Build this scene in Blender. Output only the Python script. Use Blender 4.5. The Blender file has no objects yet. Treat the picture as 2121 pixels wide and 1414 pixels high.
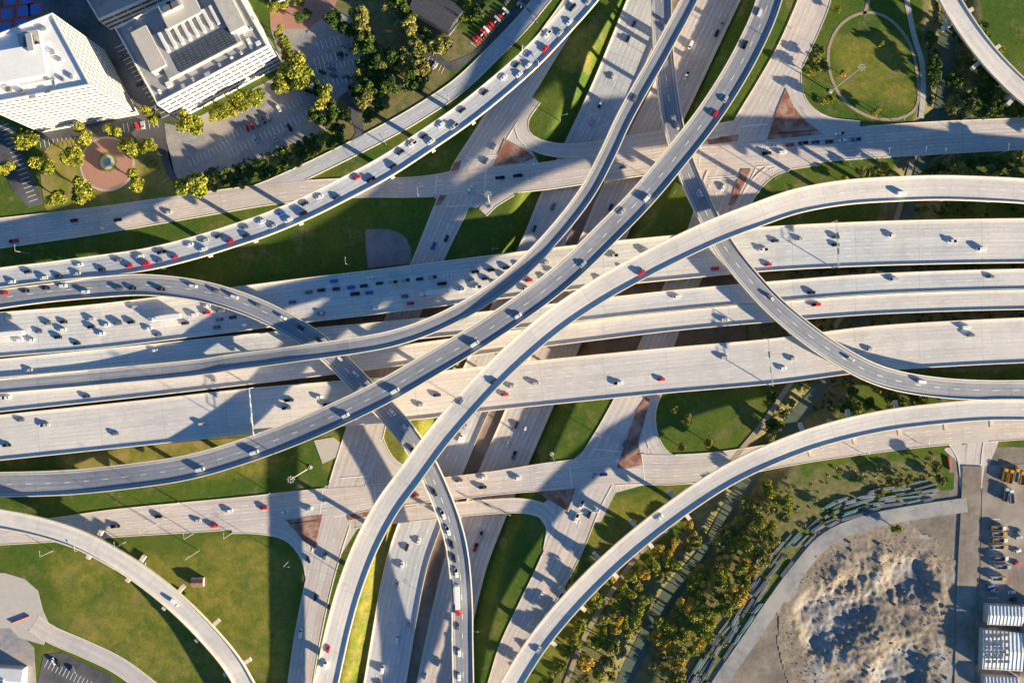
import bpy, bmesh, math, random
import numpy as np
from mathutils import Vector, noise as mn
from mathutils.geometry import tessellate_polygon
random.seed(7); rng=np.random.default_rng(7)
S=0.28; H=420.0; CX=1060.5; CY=707.0
def P(px,py,z=0.0):
    k=1-z/H; return ((px-CX)*S*k,(CY-py)*S*k,z)
scn=bpy.context.scene; COL=scn.collection

# ------------------------------------------------------------ materials
def nt(name):
    m=bpy.data.materials.new(name); m.use_nodes=True
    t=m.node_tree; b=t.nodes['Principled BSDF']; return m,t,b
def N(t,typ,**k):
    n=t.nodes.new(typ)
    for a,v in k.items(): setattr(n,a,v)
    return n
def mth(t,op,a,b=None,c=None):
    n=N(t,'ShaderNodeMath',operation=op)
    for i,v in enumerate((a,b,c)):
        if v is None: continue
        if isinstance(v,(int,float)): n.inputs[i].default_value=v
        else: t.links.new(v,n.inputs[i])
    return n.outputs[0]
def rgb(c): return (c[0],c[1],c[2],1)
def mixc(t,f,a,b,bt='MIX'):
    n=N(t,'ShaderNodeMix',data_type='RGBA',blend_type=bt)
    if isinstance(f,(int,float)): n.inputs[0].default_value=f
    else: t.links.new(f,n.inputs[0])
    for i,v in ((6,a),(7,b)):
        if isinstance(v,tuple): n.inputs[i].default_value=rgb(v)
        else: t.links.new(v,n.inputs[i])
    return n.outputs[2]
def noi(t,vec,scale,detail=4,rough=0.55):
    n=N(t,'ShaderNodeTexNoise'); n.inputs['Scale'].default_value=scale; n.inputs['Detail'].default_value=detail
    n.inputs['Roughness'].default_value=rough
    if vec is not None: t.links.new(vec,n.inputs['Vector'])
    return n.outputs[0]
def ramp(t,v,lo,hi):
    n=N(t,'ShaderNodeMapRange'); t.links.new(v,n.inputs[0]); n.inputs[1].default_value=lo; n.inputs[2].default_value=hi
    return n.outputs[0]
def noisy(name,c1,c2,scale,rough=0.9,c3=None,s3=0.02,spec=0.3,bump=0.0,metal=0.0):
    m,t,b=nt(name); tc=N(t,'ShaderNodeTexCoord').outputs['Object']
    c=mixc(t,ramp(t,noi(t,tc,scale,6,0.65),0.32,0.68),c1,c2)
    if c3: c=mixc(t,ramp(t,noi(t,tc,s3,5,0.6),0.42,0.62),c,c3)
    t.links.new(c,b.inputs['Base Color']); b.inputs['Roughness'].default_value=rough
    b.inputs['Specular IOR Level'].default_value=spec; b.inputs['Metallic'].default_value=metal
    if bump:
        bn=N(t,'ShaderNodeBump'); bn.inputs['Distance'].default_value=bump; bn.inputs['Strength'].default_value=0.8
        t.links.new(noi(t,tc,scale*1.7,5,0.7),bn.inputs['Height']); t.links.new(bn.outputs[0],b.inputs['Normal'])
    return m
def roadmat(name,base,dark,stain=0.35,trk=0.16,alt=None):
    m,t,b=nt(name); tcn=N(t,'ShaderNodeTexCoord'); tc=tcn.outputs['Object']; uv=tcn.outputs['UV']
    sp=N(t,'ShaderNodeSeparateXYZ'); t.links.new(uv,sp.inputs[0]); u,v=sp.outputs[0],sp.outputs[1]
    cb=N(t,'ShaderNodeCombineXYZ'); t.links.new(mth(t,'MULTIPLY',u,4.0),cb.inputs[0]); t.links.new(mth(t,'MULTIPLY',v,0.02),cb.inputs[1])
    streak=noi(t,cb.outputs[0],1.0,5,0.6)
    big=noi(t,tc,0.012,5,0.6); fine=noi(t,tc,0.5,6,0.7)
    c=mixc(t,ramp(t,big,0.42,0.58),base,alt if alt else tuple(x*0.82 for x in base))
    c=mixc(t,mth(t,'MULTIPLY',ramp(t,streak,0.42,0.72),stain),c,dark)
    c=mixc(t,mth(t,'MULTIPLY',ramp(t,fine,0.45,0.75),0.28),c,dark)
    c=mixc(t,mth(t,'MULTIPLY',ramp(t,noi(t,tc,0.06,6,0.7),0.50,0.66),0.28),c,dark)
    tr=mth(t,'MULTIPLY_ADD',mth(t,'COSINE',mth(t,'MULTIPLY',u,12.566)),-0.5,0.5)
    tr=mth(t,'MULTIPLY',mth(t,'MULTIPLY',tr,ramp(t,noi(t,cb.outputs[0],0.35,2),0.3,0.6)),trk)
    c=mixc(t,tr,c,dark)
    fr=mth(t,'FRACT',mth(t,'DIVIDE',v,36.0)); j=mth(t,'LESS_THAN',fr,0.010)
    c=mixc(t,mth(t,'MULTIPLY',j,0.4),c,dark)
    wn=N(t,'ShaderNodeTexWhiteNoise',noise_dimensions='1D'); 
    t.links.new(mth(t,'ADD',mth(t,'FLOOR',mth(t,'DIVIDE',v,72.0)),mth(t,'MULTIPLY',mth(t,'FLOOR',u),7.3)),wn.inputs['W'])
    c=mixc(t,mth(t,'MULTIPLY',wn.outputs[0],0.18),c,dark)
    t.links.new(c,b.inputs['Base Color']); b.inputs['Roughness'].default_value=0.8; b.inputs['Specular IOR Level'].default_value=0.25
    return m
M={}
M['road']=roadmat('pale_concrete_pavement',(0.90,0.85,0.80),(0.36,0.34,0.34),.32,.16,alt=(0.74,0.72,0.72))
M['roadc']=roadmat('cool_concrete_pavement',(0.72,0.75,0.80),(0.28,0.30,0.34),.35,.2,alt=(0.86,0.82,0.78))
M['roadw']=roadmat('bluish_concrete_pavement',(0.62,0.66,0.73),(0.24,0.26,0.31),0.35,0.25,alt=(0.72,0.73,0.77))  # bluish tint puts shadow colour into the concrete itself
M['road2']=roadmat('shade_tinted_pavement',(0.34,0.37,0.43),(0.13,0.14,0.18),0.45,0.3,alt=(0.43,0.45,0.50))  # darker grey-blue base paints shade into the ramp concrete
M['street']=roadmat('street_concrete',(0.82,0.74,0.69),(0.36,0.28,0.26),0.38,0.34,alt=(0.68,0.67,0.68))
M['parapet']=noisy('parapet_concrete',(0.92,0.83,0.68),(0.78,0.69,0.55),0.4,0.85)
M['conc']=noisy('plain_concrete',(0.62,0.59,0.55),(0.48,0.46,0.43),0.3,0.9,(0.54,0.51,0.47),0.05)
M['slab']=noisy('dark_weathered_slab',(0.24,0.24,0.26),(0.18,0.18,0.20),0.3,0.9,(0.30,0.29,0.30),0.08)
M['pier']=noisy('pier_concrete',(0.75,0.67,0.56),(0.62,0.55,0.45),0.5,0.9)
M['white']=noisy('white_road_paint',(0.95,0.95,0.93),(0.85,0.85,0.83),2.0,0.7)
M['asph']=noisy('asphalt',(0.06,0.065,0.08),(0.11,0.11,0.125),0.4,0.85,(0.17,0.17,0.18),0.03)
M['lot']=noisy('parking_concrete',(0.40,0.40,0.43),(0.23,0.23,0.26),0.3,0.9,(0.48,0.42,0.38),0.05)
M['brick']=noisy('red_brick_paving',(0.36,0.15,0.10),(0.22,0.11,0.085),1.0,0.9,(0.48,0.32,0.26),0.16)
M['pinkpave']=noisy('pink_plaza_paving',(0.50,0.27,0.21),(0.42,0.23,0.18),0.8,0.85)
M['median']=noisy('stained_median',(0.22,0.165,0.135),(0.15,0.115,0.095),0.5,0.95,(0.30,0.24,0.20),0.06)
M['gravel']=noisy('gravel_path',(0.46,0.38,0.28),(0.34,0.28,0.20),0.8,0.95)
M['wet']=noisy('wet_haul_road',(0.34,0.36,0.40),(0.20,0.20,0.21),0.25,0.7,(0.42,0.41,0.40),0.05)
M['dirtroad']=noisy('dusty_dirt_road',(0.31,0.26,0.22),(0.18,0.155,0.14),0.2,0.95,(0.40,0.36,0.32),0.04)
M['grassgold']=noisy('golden_grass',(0.26,0.25,0.055),(0.15,0.18,0.035),0.4,0.95,(0.36,0.29,0.11),0.08,0.1)  # golden grass colour; on the verge strip it stands in for sunlight
M['water']=noisy('creek_water',(0.10,0.14,0.11),(0.14,0.18,0.13),0.2,0.4,spec=0.2)
M['pool']=noisy('fountain_water',(0.12,0.35,0.45),(0.25,0.5,0.6),1.0,0.1,spec=0.5)
M['glass']=noisy('dark_window_glass',(0.03,0.045,0.06),(0.05,0.07,0.09),0.3,0.15,spec=0.6)
M['bglass']=noisy('building_window_glass',(0.07,0.085,0.11),(0.11,0.13,0.16),0.2,0.3,spec=0.4)
M['bwhite']=noisy('white_precast',(0.86,0.84,0.80),(0.76,0.73,0.69),0.3,0.8)
M['rwhite']=noisy('white_roof_membrane',(0.90,0.90,0.91),(0.78,0.79,0.81),0.15,0.7,(0.94,0.94,0.94),0.05)
M['rgrey']=noisy('grey_roof_gravel',(0.36,0.37,0.39),(0.28,0.29,0.31),0.4,0.9,(0.43,0.43,0.44),0.06)
M['rdark']=noisy('dark_shingle_roof',(0.06,0.065,0.08),(0.10,0.10,0.12),1.0,0.85)
M['rrust']=noisy('rusty_hut_roof',(0.20,0.10,0.07),(0.30,0.20,0.15),1.0,0.85)
M['metal']=noisy('galvanised_metal',(0.60,0.61,0.62),(0.5,0.51,0.52),0.5,0.45,metal=0.3)
M['dmetal']=noisy('dark_machinery',(0.12,0.12,0.13),(0.2,0.2,0.2),1.0,0.6)
M['tyre']=noisy('tyre_rubber',(0.02,0.02,0.02),(0.03,0.03,0.03),3,0.9)
M['sign']=noisy('green_sign',(0.03,0.17,0.11),(0.04,0.19,0.13),1,0.5)
M['courtb']=noisy('blue_court',(0.08,0.22,0.65),(0.10,0.25,0.7),1,0.8)
M['courtr']=noisy('red_court',(0.60,0.12,0.10),(0.65,0.14,0.12),1,0.8)
M['teal']=noisy('teal_pipe',(0.14,0.27,0.30),(0.20,0.33,0.36),1,0.7)
M['greypipe']=noisy('grey_pipe',(0.30,0.34,0.40),(0.20,0.24,0.30),1,0.7)
M['darkpipe']=noisy('dark_blue_pipe',(0.12,0.15,0.20),(0.17,0.21,0.26),1,0.7)
M['bark']=noisy('bark',(0.12,0.09,0.06),(0.08,0.06,0.04),2,0.95)
PAINT={'w':(0.9,0.9,0.9),'b':(0.012,0.013,0.018),'g':(0.16,0.18,0.21),'s':(0.5,0.52,0.55),'r':(0.62,0.015,0.02),'u':(0.03,0.12,0.55),'y':(0.70,0.38,0.03),'n':(0.02,0.04,0.14)}
CNAME={'w':'white','b':'black','g':'dark grey','s':'silver','r':'red','u':'blue','y':'yellow','n':'navy blue'}
for k,c in PAINT.items(): M['p_'+k]=noisy('car_paint_'+CNAME[k].replace(' ','_'),c,tuple(x*0.93 for x in c),1,0.3,spec=0.6)
def leafmat(name,c1,c2):
    m,t,b=nt(name); oi=N(t,'ShaderNodeObjectInfo'); g=N(t,'ShaderNodeNewGeometry')
    f=mth(t,'FRACT',mth(t,'ADD',oi.outputs['Random'],mth(t,'MULTIPLY',g.outputs['Random Per Island'],0.6)))
    c=mixc(t,f,c1,c2); t.links.new(c,b.inputs['Base Color']); b.inputs['Roughness'].default_value=0.7
    b.inputs['Specular IOR Level'].default_value=0.15
    return m
PAL={'green':[((0.06,0.11,0.025),(0.09,0.15,0.03)),((0.03,0.065,0.018),(0.05,0.09,0.025)),((0.13,0.18,0.035),(0.17,0.22,0.045))],
 'lime':[((0.24,0.28,0.035),(0.33,0.33,0.045)),((0.13,0.18,0.025),(0.18,0.22,0.03)),((0.42,0.40,0.05),(0.50,0.44,0.06))],
 'gold':[((0.58,0.40,0.06),(0.48,0.38,0.06)),((0.32,0.25,0.05),(0.24,0.23,0.05)),((0.72,0.52,0.08),(0.72,0.44,0.08))],
 'olive':[((0.28,0.28,0.07),(0.34,0.29,0.08)),((0.14,0.16,0.045),(0.18,0.17,0.06)),((0.42,0.37,0.09),(0.36,0.38,0.09))]}
for p,l in PAL.items():
    for i,(a,b_) in enumerate(l): M['leaf_%s%d'%(p,i)]=leafmat('leaf_%s_%d'%(p,i),a,b_)
m,t,b=nt('quarry_rock'); tcn=N(t,'ShaderNodeTexCoord').outputs['Object']; sp=N(t,'ShaderNodeSeparateXYZ'); t.links.new(tcn,sp.inputs[0])
zn=mth(t,'ADD',sp.outputs[2],mth(t,'MULTIPLY_ADD',noi(t,tcn,0.08,7,0.7),6.0,-3.0))
c=mixc(t,ramp(t,zn,-3.0,0.0),(0.33,0.34,0.37),(0.40,0.33,0.255))
c=mixc(t,mth(t,'MULTIPLY',ramp(t,noi(t,tcn,0.5,9,0.8),0.44,0.60),0.75),c,(0.20,0.18,0.165))
c=mixc(t,mth(t,'MULTIPLY',ramp(t,noi(t,tcn,0.05,7,0.7),0.50,0.58),0.7),c,(0.26,0.225,0.19))
c=mixc(t,mth(t,'MULTIPLY',ramp(t,noi(t,tcn,0.035,7,0.7),0.55,0.60),0.6),c,(0.44,0.44,0.45))
t.links.new(c,b.inputs['Base Color']); b.inputs['Roughness'].default_value=0.95; b.inputs['Specular IOR Level'].default_value=0.1
bn=N(t,'ShaderNodeBump'); bn.inputs['Distance'].default_value=0.25
t.links.new(noi(t,tcn,1.0,7,0.75),bn.inputs['Height']); t.links.new(bn.outputs[0],b.inputs['Normal']); M['quarry']=m

# ------------------------------------------------------------ helpers
def link(o,parent=None):
    COL.objects.link(o)
    if parent is not None: o.parent=parent
    return o
def tag(o,label,cat,group=None,kind=None):
    o['label']=label; o['category']=cat
    if group: o['group']=group
    if kind: o['kind']=kind
    return o
class MB:
    def __init__(s): s.v=[];s.f=[];s.m=[];s.uv=[]
    def face(s,pts,m=0,uv=None):
        b=len(s.v); s.v+= [tuple(p) for p in pts]; s.f.append(list(range(b,b+len(pts)))); s.m.append(m); s.uv+= uv if uv else [(0,0)]*len(pts)
    def box(s,c,sx,sy,sz,ang=0,m=0,taper=1.0,bottom=True):
        ca,sa=math.cos(ang),math.sin(ang); q=[]
        for z,k in ((0,1),(sz,taper)):
            for x,y in ((-sx/2,-sy/2),(sx/2,-sy/2),(sx/2,sy/2),(-sx/2,sy/2)):
                x*=k;y*=k; q.append((c[0]+x*ca-y*sa,c[1]+x*sa+y*ca,c[2]+z))
        s.face([q[4],q[5],q[6],q[7]],m)
        if bottom: s.face([q[3],q[2],q[1],q[0]],m)
        for i in range(4): j=(i+1)%4; s.face([q[i],q[j],q[4+j],q[4+i]],m)
    def prism(s,pts,z0,z1,m=0,mt=None,bottom=True):
        n=len(pts); a=sum(pts[i][0]*pts[(i+1)%n][1]-pts[(i+1)%n][0]*pts[i][1] for i in range(n))
        if a<0: pts=pts[::-1]
        s.face([(x,y,z1) for x,y in pts],m if mt is None else mt)
        if bottom: s.face([(x,y,z0) for x,y in pts[::-1]],m)
        for i in range(n):
            a,b=pts[i],pts[(i+1)%n]; s.face([(a[0],a[1],z0),(b[0],b[1],z0),(b[0],b[1],z1),(a[0],a[1],z1)],m)
    def cyl(s,p0,p1,r0,r1,n=8,m=0,caps=True):
        p0=Vector(p0);p1=Vector(p1);d=(p1-p0).normalized()
        a=d.orthogonal().normalized();b=d.cross(a)
        A=[p0+(a*math.cos(2*math.pi*i/n)+b*math.sin(2*math.pi*i/n))*r0 for i in range(n)]
        B=[p1+(a*math.cos(2*math.pi*i/n)+b*math.sin(2*math.pi*i/n))*r1 for i in range(n)]
        for i in range(n): j=(i+1)%n; s.face([A[i],A[j],B[j],B[i]],m)
        if caps: s.face(B,m); s.face(A[::-1],m)
    def mesh(s,name,mats):
        me=bpy.data.meshes.new(name); me.from_pydata(s.v,[],s.f)
        for k in mats: me.materials.append(M[k] if isinstance(k,str) else k)
        me.polygons.foreach_set('material_index',s.m)
        u=me.uv_layers.new(name='UVMap'); u.data.foreach_set('uv',[c for p in s.uv for c in p])
        me.update(); return me
    def obj(s,name,mats,parent=None,world=True):
        o=bpy.data.objects.new(name,s.mesh(name,mats)); link(o,parent)
        if parent is not None and world: o.location=-parent.location
        return o
def catmull(pts,step,closed=False):
    pts=[np.array(p,float) for p in pts]; n=len(pts)
    out=[]
    for i in range(n if closed else n-1):
        p1=pts[i];p2=pts[(i+1)%n]
        p0=pts[i-1] if (i>0 or closed) else 2*p1-p2
        p3=pts[(i+2)%n] if (i+2<n or closed) else 2*p2-p1
        k=max(1,int(np.linalg.norm((p2-p1)[:2])/step))
        for j in range(k):
            t=j/k; out.append(0.5*((2*p1)+(-p0+p2)*t+(2*p0-5*p1+4*p2-p3)*t*t+(-p0+3*p1-3*p2+p3)*t**3))
    if not closed: out.append(pts[-1])
    return np.array(out)
def segdist(X,Y,line):
    D=np.full(X.shape,1e9)
    for i in range(len(line)-1):
        ax,ay=line[i][:2];bx,by=line[i+1][:2];dx,dy=bx-ax,by-ay;L=dx*dx+dy*dy+1e-9
        t=np.clip(((X-ax)*dx+(Y-ay)*dy)/L,0,1)
        D=np.minimum(D,np.hypot(X-ax-t*dx,Y-ay-t*dy))
    return D
def sstep(x,a,b):
    t=np.clip((x-a)/(b-a),0,1); return t*t*(3-2*t)

# ------------------------------------------------------------ terrain
TZ=-6.8
axis=[P(x,y,-6) for x,y in [(1545,-300),(1480,-150),(1415,0),(1368,100),(1326,200),(1229,400),(1184,500),(1098,700),(1008,900),(930,1090),(895,1200),(850,1414),(835,1500),(810,1650)]]
axis=catmull(axis,12)
creekpx=[(1975,-250),(1965,-60),(1960,100),(1945,250),(1905,350),(1875,450),(1835,560),(1775,680),(1705,790),(1645,870),(1575,960),(1505,1060),(1450,1150),(1390,1225),(1340,1310),(1290,1414),(1250,1500),(1180,1650)]
creek=catmull([P(x,y,-4) for x,y in creekpx],8)
def qmask(X,Y):
    px=X/S+CX; py=CY-Y/S; th=np.arctan2(py-1300,px-1810)
    e=np.sqrt(((px-1810)/175)**2+((py-1300)/205)**2)
    e2=e+0.05+0.06*np.sin(3*th+1)+0.04*np.sin(5*th+2)+0.03*np.sin(9*th)+0.02*np.sin(17*th)
    return 1-sstep(e2,0.80,1.0),px,py,e
def tz(X,Y):
    X=np.atleast_1d(np.asarray(X,float));Y=np.atleast_1d(np.asarray(Y,float))
    z=TZ*(1-sstep(segdist(X,Y,axis),30,39))
    z=np.minimum(z,-3.6*(1-sstep(segdist(X,Y,creek),2,16)))
    m,_,_,_=qmask(X,Y); return z-8*m
def tz1(x,y): return float(tz(x,y)[0])
gx=np.concatenate([-np.array([5000,3000,1800,1100,750,550,450,390]),np.arange(-345,346,2.5),np.array([390,450,550,750,1100,1800,3000,5000])])
gy=np.concatenate([-np.array([5000,3000,1800,1100,700,450,340,290]),np.arange(-245,246,2.5),np.array([290,340,450,700,1100,1800,3000,5000])])
gx=np.sort(gx);gy=np.sort(gy)
XX,YY=np.meshgrid(gx,gy); Z=tz(XX.ravel(),YY.ravel())
verts=np.stack([XX.ravel(),YY.ravel(),Z],1); nx,ny=len(gx),len(gy)
ii,jj=np.meshgrid(np.arange(nx-1),np.arange(ny-1)); a=(jj*nx+ii).ravel()
faces=np.stack([a,a+1,a+nx+1,a+nx],1)
def fastmesh(name,v,f):
    me=bpy.data.meshes.new(name); me.vertices.add(len(v)); me.vertices.foreach_set('co',np.asarray(v,np.float32).ravel())
    n=f.shape[1]; me.loops.add(f.size); me.loops.foreach_set('vertex_index',f.ravel().astype(np.int32))
    me.polygons.add(len(f)); me.polygons.foreach_set('loop_start',np.arange(0,f.size,n,dtype=np.int32))
    me.update(calc_edges=True); return me
gm=fastmesh('ground',verts,faces); gm.polygons.foreach_set('use_smooth',np.ones(len(faces),bool))
def inpoly(px,py,poly):
    px=np.atleast_1d(px);py=np.atleast_1d(py);r=np.zeros(px.shape,bool);n=len(poly)
    for i in range(n):
        x1,y1=poly[i];x2,y2=poly[(i+1)%n]
        if y1==y2: continue
        c=((y1>py)!=(y2>py))&(px<(x2-x1)*(py-y1)/(y2-y1)+x1); r^=c
    return r
PX=XX.ravel()/S+CX;PY=CY-YY.ravel()/S
yard=[(1400,1600),(1470,1400),(1560,1280),(1640,1160),(1700,1085),(1850,1035),(1975,1010),(1965,930),(2300,930),(2300,1600)]
dirt=inpoly(PX,PY,yard).astype(float)
scrub=1-sstep(segdist(XX.ravel(),YY.ravel(),creek),10,24)
scrub=np.maximum(scrub,inpoly(PX,PY,[(1080,1500),(1180,1340),(1300,1200),(1500,1040),(1700,960),(1960,935),(1960,1010),(1700,1085),(1560,1280),(1400,1500)]).astype(float)*0.55)
scrub=np.maximum(scrub,inpoly(PX,PY,[(600,0),(700,0),(880,0),(1000,90),(880,220),(740,290),(430,390),(420,340),(620,290),(700,180)]).astype(float)*0.7)
under=inpoly(PX,PY,[(-200,700),(700,640),(1400,560),(2300,540),(2300,760),(1400,800),(700,880),(-200,960)]).astype(float)*0.7
scrub=np.maximum(scrub,under*(PX>1550))
bare=under*(PX<=1550)
gold=np.zeros(len(PX))  # mask of yellow patches painted in as sunlit grass
for pl,v_ in [([(90,1150),(200,1110),(330,1150),(520,1100),(620,1150),(610,1300),(590,1414),(430,1414),(300,1414),(140,1330)],.62),([(1165,60),(1235,40),(1240,130),(1150,170)],.8),([(1720,70),(1880,60),(1900,220),(1740,210)],.62),([(640,900),(900,860),(930,960),(690,1000)],.7),([(120,930),(540,890),(620,980),(300,1010),(120,1000)],.6),([(740,1090),(840,1090),(780,1414),(690,1414)],.7),([(1240,1030),(1420,1000),(1300,1120),(1200,1170)],.75),([(1360,860),(1420,930),(1500,900),(1400,960)],.6),([(1100,1340),(1200,1240),(1330,1150),(1250,1300),(1180,1414)],.6),([(570,370),(720,310),(690,360),(570,395)],.7),([(1560,170),(1640,60),(1600,180),(1500,270)],.7),([(830,740),(900,740),(890,780),(820,785)],.7)]:
    gold=np.maximum(gold,inpoly(PX,PY,pl).astype(float)*v_)
def blur(a_,k=3):
    a_=a_.reshape(ny,nx)
    for _ in range(k): a_=(a_+np.roll(a_,1,0)+np.roll(a_,-1,0)+np.roll(a_,1,1)+np.roll(a_,-1,1))/5
    return a_.ravel()
gold=blur(gold,4); scrub=blur(scrub,2)
for nm,arr in (('dirt',dirt),('scrub',scrub),('bare',bare),('gold',gold)):
    at=gm.attributes.new(nm,'FLOAT','POINT'); at.data.foreach_set('value',arr.astype(np.float32))
m,t,b=nt('grass_ground'); tc=N(t,'ShaderNodeTexCoord').outputs['Object']
def attr(n): x=N(t,'ShaderNodeAttribute'); x.attribute_name=n; return x.outputs['Fac']
fn=noi(t,tc,0.12,6,0.7)
c=mixc(t,ramp(t,noi(t,tc,0.35,8,0.75),0.3,0.7),(0.045,0.11,0.022),(0.11,0.17,0.030))
c=mixc(t,mth(t,'MULTIPLY',ramp(t,noi(t,tc,0.02,8,0.7),0.45,0.62),0.6),c,(0.18,0.20,0.035))
cg=mixc(t,ramp(t,noi(t,tc,0.15,8,0.78),0.38,0.62),(0.36,0.29,0.07),(0.15,0.20,0.03))  # yellow of sunlit grass, mixed into the ground colour
c=mixc(t,ramp(t,mth(t,'ADD',attr('gold'),mth(t,'MULTIPLY_ADD',noi(t,tc,0.05,9,0.75),2.2,-1.1)),0.25,0.75),c,cg)
c=mixc(t,mth(t,'MULTIPLY',ramp(t,noi(t,tc,0.07,9,0.78),0.53,0.64),0.7),c,(0.27,0.21,0.11))
c=mixc(t,mth(t,'MULTIPLY',ramp(t,noi(t,tc,1.1,5,0.75),0.48,0.7),0.6),c,(0.035,0.07,0.012))
cs=mixc(t,ramp(t,noi(t,tc,0.25,6,0.7),0.35,0.6),(0.12,0.16,0.05),(0.27,0.22,0.12))
cd=mixc(t,ramp(t,noi(t,tc,0.07,9,0.78),0.40,0.60),(0.36,0.31,0.25),(0.19,0.17,0.15))
cd=mixc(t,mth(t,'MULTIPLY',ramp(t,noi(t,tc,0.5,7,0.78),0.48,0.62),0.6),cd,(0.26,0.245,0.235))
cbm=mixc(t,ramp(t,noi(t,tc,0.15,7,0.7),0.35,0.65),(0.26,0.18,0.13),(0.15,0.13,0.08))
def blend(base,col,nm):
    f=ramp(t,mth(t,'ADD',attr(nm),mth(t,'MULTIPLY_ADD',fn,0.8,-0.4)),0.42,0.58); return mixc(t,f,base,col)
c=blend(c,cs,'scrub'); c=blend(c,cbm,'bare'); c=blend(c,cd,'dirt')
t.links.new(c,b.inputs['Base Color']); b.inputs['Roughness'].default_value=1.0; b.inputs['Specular IOR Level'].default_value=0.05
bn=N(t,'ShaderNodeBump'); bn.inputs['Distance'].default_value=0.18; bn.inputs['Strength'].default_value=0.7
t.links.new(noi(t,tc,0.7,6,0.75),bn.inputs['Height']); t.links.new(bn.outputs[0],b.inputs['Normal'])
gm.materials.append(m); g=link(bpy.data.objects.new('ground',gm)); tag(g,'grassy ground with sunken highway cutting and creek bed','ground',kind='structure')
def ribbon(line,hw,z,name,mat,label,cat):
    mb=MB(); n=len(line); L=[];R=[]
    for i in range(n):
        a_=line[max(0,i-1)];b_=line[min(n-1,i+1)];d=np.array([b_[0]-a_[0],b_[1]-a_[1]]);d/=np.linalg.norm(d)+1e-9
        h_=hw*(1+.35*math.sin(i*.7)*math.sin(i*.23))
        L.append((line[i][0]-d[1]*h_,line[i][1]+d[0]*h_,z));R.append((line[i][0]+d[1]*h_,line[i][1]-d[0]*h_,z))
    for i in range(n-1): mb.face([R[i],R[i+1],L[i+1],L[i]])
    o=mb.obj(name,[mat]); tag(o,label,cat,kind='structure'); return o
ribbon(creek,4.0,-3.15,'water','water','narrow murky green creek winding through scrub','water')
# quarry
step=0.9
qx=np.arange(1600,1998,step/S);qy=np.arange(1075,1520,step/S)
QX,QY=np.meshgrid(qx,qy);WX=(QX-CX)*S;WY=(CY-QY)*S
mm,_,_,e=qmask(WX,WY)
fb=np.array([mn.fractal(Vector((x*0.045,y*0.045,3.1)),0.9,2.1,6) for x,y in zip(WX.ravel(),WY.ravel())]).reshape(WX.shape)
fb2=np.array([mn.fractal(Vector((x*0.30,y*0.30,9.1)),0.8,2.1,5) for x,y in zip(WX.ravel(),WY.ravel())]).reshape(WX.shape)
rid=np.array([abs(mn.noise(Vector((x*0.055+5,y*0.055,1.7)))) for x,y in zip(WX.ravel(),WY.ravel())]).reshape(WX.shape)
def bowl(cx,cy,rx,ry,ang=0.0):
    dx=QX-cx;dy=QY-cy;ca,sa=math.cos(ang),math.sin(ang)
    d=np.hypot((dx*ca+dy*sa)/rx,(-dx*sa+dy*ca)/ry)+0.28*fb+.05*fb2
    return 1-sstep(d,.35,1.0)
QZ=0.18+np.clip(fb2,-1,1)*0.16+mm*(fb*0.7+fb2*0.35-2.2*rid-3.2*bowl(1725,1275,80,105,.3)-2.4*bowl(1880,1195,65,75,-.5)-2.6*bowl(1875,1385,90,60,.4)+2.6*np.exp(-((QX-1957)/10)**2-((QY-1195)/50)**2)+0.6)
QZ=np.maximum(QZ,-7.2)
v=np.stack([WX.ravel(),WY.ravel(),QZ.ravel()],1);n1,n2=len(qx),len(qy)
ii,jj=np.meshgrid(np.arange(n1-1),np.arange(n2-1)); a=(jj*n1+ii).ravel(); a=a[((e+.06*fb).ravel()[a]<1.16)]
f=np.stack([a,a+n1,a+n1+1,a+1],1); used,inv=np.unique(f,return_inverse=True)
qm=fastmesh('quarry_ground',v[used],inv.reshape(f.shape)); qm.materials.append(M['quarry'])
tag(link(bpy.data.objects.new('quarry_ground',qm)),'rough grey and tan quarry pit with rubble ridges','quarry',kind='structure')

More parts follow.
